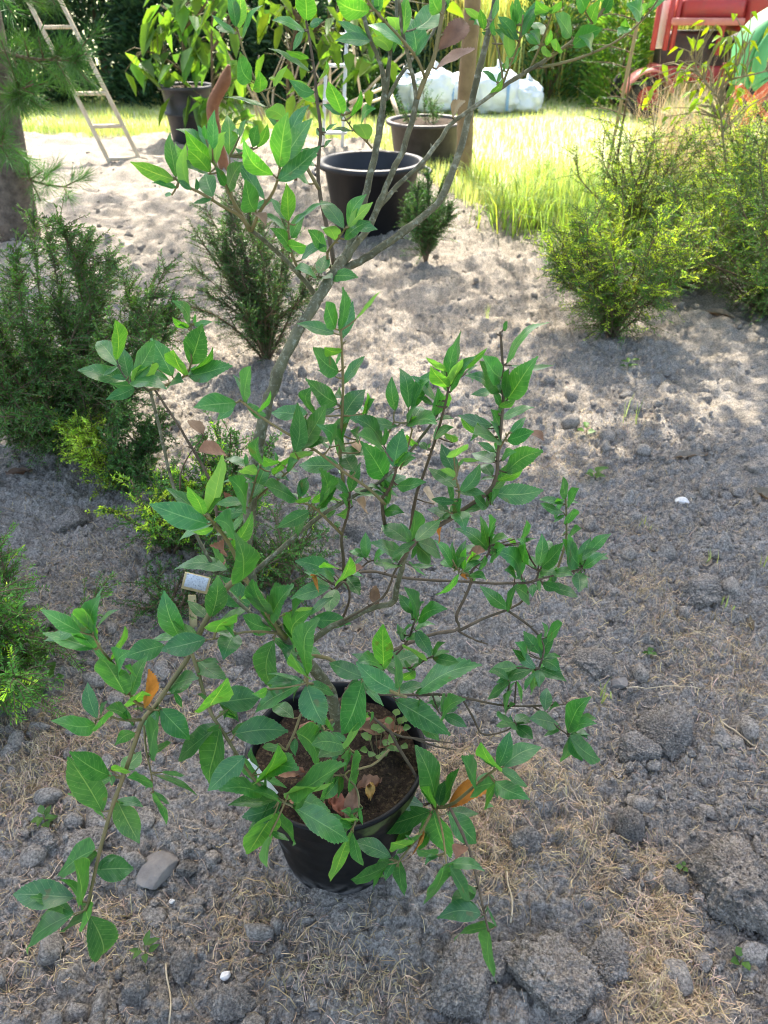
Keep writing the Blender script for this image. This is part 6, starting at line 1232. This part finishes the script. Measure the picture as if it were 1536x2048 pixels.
def build_oak():
    rng = np.random.RandomState(21)
    CAM = np.array([0, 0, CAMH])
    root = empty('oak_sapling', (POT[0], POT[1], 0.215), 'young spiny-leaved evergreen oak with several stems growing in the black pot', 'tree')
    bark = {'B': M_BARK, 'T': M_TWIG, 'D': M_DTWIG}
    obj, samp, own, later, bbuf = {}, [], [], [], {}
    for nm, (bk, r0, r1, Y0, Y1, pts) in BR.items():
        seg = np.concatenate([[0], np.cumsum(np.linalg.norm(np.diff(np.array(pts, float), axis=0), axis=1))]); f = seg / seg[-1]
        Ys = Y0 + (Y1 - Y0) * f
        if nm == 'trunk': Ys = np.interp(np.arange(len(pts)), [0, 2, 4, 6, 9, 11, 14], [.872, .85, .80, .81, .87, .92, 1.0])
        if nm == 'j': Ys = np.interp(f, [0, 0.25, 0.5, 1], [.81, .76, .68, .60])
        if nm == 'k': Ys = np.interp(f, [0, 0.5, 1], [.735, .66, .60])
        P3 = np.array([at(x, y, Y) for (x, y), Y in zip(pts, Ys)])
        n = max(10, int(seg[-1] / 14)); S = spline(P3, n); px = spline(np.array(pts, float), n)
        rr = np.linspace(r0, r1, n) * np.array([depth(p) for p in S]) / FPX * (0.63 if bk == 'B' else 0.78)
        rr = rr * (1 + 0.10 * (fbm(np.arange(n) * 0.8, np.full(n, r0 * 7.7), 5, 2) - 0.5) * 2)
        if bk != 'T':                      # leaf-scar knots and slight kinks
            S = S + rng.normal(0, 1, S.shape) * (rr * 0.10)[:, None]
            k = rng.uniform(0, 1, n) < 0.10; rr = np.where(k, rr * rng.uniform(1.05, 1.18, n), rr)
        b = Buf(); b.add(*tube(S, rr, 12 if r0 > 6 else 7))
        for q in range(n):                 # small buds and stubs along the twig
            if 1 < q < n - 1 and rng.uniform() < (0.16 if bk != 'T' else 0.10):
                dv = norm(np.cross(S[q + 1 if q + 1 < n else q] - S[q - 1], rng.normal(size=3))); dv = norm(dv + 0.7 * norm(S[min(q + 1, n - 1)] - S[q - 1]))
                b.add(*tube([S[q] + dv * rr[q] * 0.5, S[q] + dv * (rr[q] + 0.0016), S[q] + dv * (rr[q] + rng.uniform(0.003, 0.006))], [0.0014, 0.0013, 0.0004], 5))
        bbuf[nm] = b
        for q in range(n): samp.append((px[q, 0], px[q, 1], S[q])); own.append(nm)
    SX = np.array([[a[0], a[1]] for a in samp]); SP = np.array([a[2] for a in samp]); own = np.array(own)
    thick = np.array([BR[o][1] for o in own])
    sprays, pet = {}, {}
    base = [l for l in LV.replace('\n', '').split(';') if l.strip()]
    extra = []
    for l in base:                       # second-rank leaves half hidden behind the measured ones, lower crown only
        t = l.split(); bx, by, tx, ty, wp = map(float, t[:5])
        if t[5] in 'gby' and rng.uniform() < ((0.90 if by > 1000 else 0.65) if by > 720 else 0.15):
            a = math.atan2(ty - by, tx - bx) + rng.choice([-1, 1]) * rng.uniform(0.5, 1.5); q = math.hypot(tx - bx, ty - by) * rng.uniform(0.5, 0.85)
            extra.append('%g %g %g %g %g %s +' % (bx + rng.normal(0, 5), by + rng.normal(0, 5), bx + math.cos(a) * q, by + math.sin(a) * q, min(wp, q * 0.38) * rng.uniform(0.6, 0.95), 'gbg'[rng.randint(3)]))
    for ln in base + extra:
        if not ln.strip(): continue
        t = ln.split(); bx, by, tx, ty, wp = map(float, t[:5]); kind = t[5]
        dd = np.linalg.norm(SX - [bx, by], axis=1) + 0.8 * np.maximum(0, thick - 6); k = int(np.argmin(dd)); q = SP[k]; nm = own[k]
        Yb = q[1] + rng.normal(0, 0.008) + (0.012 if len(t) > 6 else 0)
        B = at(bx, by, Yb); d = depth(B); Lp = math.hypot(tx - bx, ty - by); La = Lp * d / FPX
        # foreshortening: a leaf that looks short is turned towards or away from the viewer
        Lt = max(La, min(0.062, wp * 3.0 * d / FPX)); dz = min(0.035, 0.75 * math.sqrt(max(0, Lt * Lt - La * La)))
        tow = -1 if (kind in 'by' and rng.uniform() < 0.75) or rng.uniform() < 0.5 else 1
        T = at(tx, ty, Yb + tow * (dz + abs(rng.normal(0, 0.012))))
        if T[2] < gh(T[0], T[1]) + 0.015: T = at(tx, ty, Yb - 0.05)
        A = norm(T - B); view = norm(CAM - (B + T) / 2); Nn = norm(view - A * np.dot(view, A)); Sx = np.cross(A, Nn)
        Wp = wp * d / FPX; Lr = np.linalg.norm(T - B); Wt = max(Wp * 1.03, min(0.40 * Lr, Wp * 2.4)); th = math.acos(min(1, Wp / Wt))
        th = max(th, abs(rng.normal(0, 0.22)))
        upc = Sx[2] * (1 if kind != 'y' else -1)
        sg = 1 if upc > 0 else -1
        if abs(Sx[2]) < 0.25: sg = 1 if rng.uniform() < 0.5 else -1
        up = Nn * math.cos(th) + Sx * math.sin(th) * sg
        under = kind == 'y' and rng.uniform() < 0.3 and th > 0.5
        if under: up = -up
        br = rng.uniform(0.82, 1.22)
        tint = {'g': (0.92, 0.92, 0.95), 'b': (0.95, 1.0, 1.08), 'y': (1.75, 1.45, 0.95), 'd': (1.0, 0.9, 0.85), 's': (1.9, 2.2, 2.3), 'o': (2.5, 1.75, 0.45)}[kind]
        tint = np.array(tint) * br * np.array([1 + rng.normal(0, 0.07), 1, 1 + rng.normal(0, 0.07)])
        teeth = rng.choice([0.01, 0.02, 0.03, 0.045]) if kind in 'gb' else rng.choice([0.006, 0.015, 0.025])
        if kind in 'dso':
            b = Buf(); oak_leaf(b, B, T, up, Wt * 1.02, rng, tint, rng.uniform(0.2, 0.5), rng.uniform(-0.1, 0.2), 0.08)
            later.append((nm, b, {'d': 'dead brown leaf still on its twig', 's': 'dry tan leaf still on its twig', 'o': 'leaf turning orange'}[kind]))
        else:
            oak_leaf(sprays.setdefault(nm, Buf()), B, T, up, Wt * 1.03, rng, tint, rng.uniform(0.0, 0.26), rng.uniform(-0.05, 0.10), teeth)
        m = (q + B) / 2 + np.array([0, 0, -0.1]) * np.linalg.norm(q - B) * 0.4
        bbuf[nm].add(*tube([q, m, B, B + A * Lr * 0.05], [0.0013, 0.0011, 0.0010, 0.0007], 5, False), tint=(1, 1, 1))
    for nm, b in bbuf.items(): obj[nm] = b.build('trunk' if nm == 'trunk' else 'branch', bark[BR[nm][0]], root, True)
    for nm, b in sprays.items(): b.build('foliage', M_OAK, obj[nm], True)
    for nm, b, lab in later: b.build('withered_leaf', M_DEAD, obj[nm], True)['label'] = lab

build_ground()
build_pots()
build_oak()
build_tubs()
build_shrubs()
build_label()
build_trees()
build_saplings()
build_garden_things()
build_clods()
build_weeds()
build_ground_leaves()
build_crumbs()
build_straw()
build_grass()
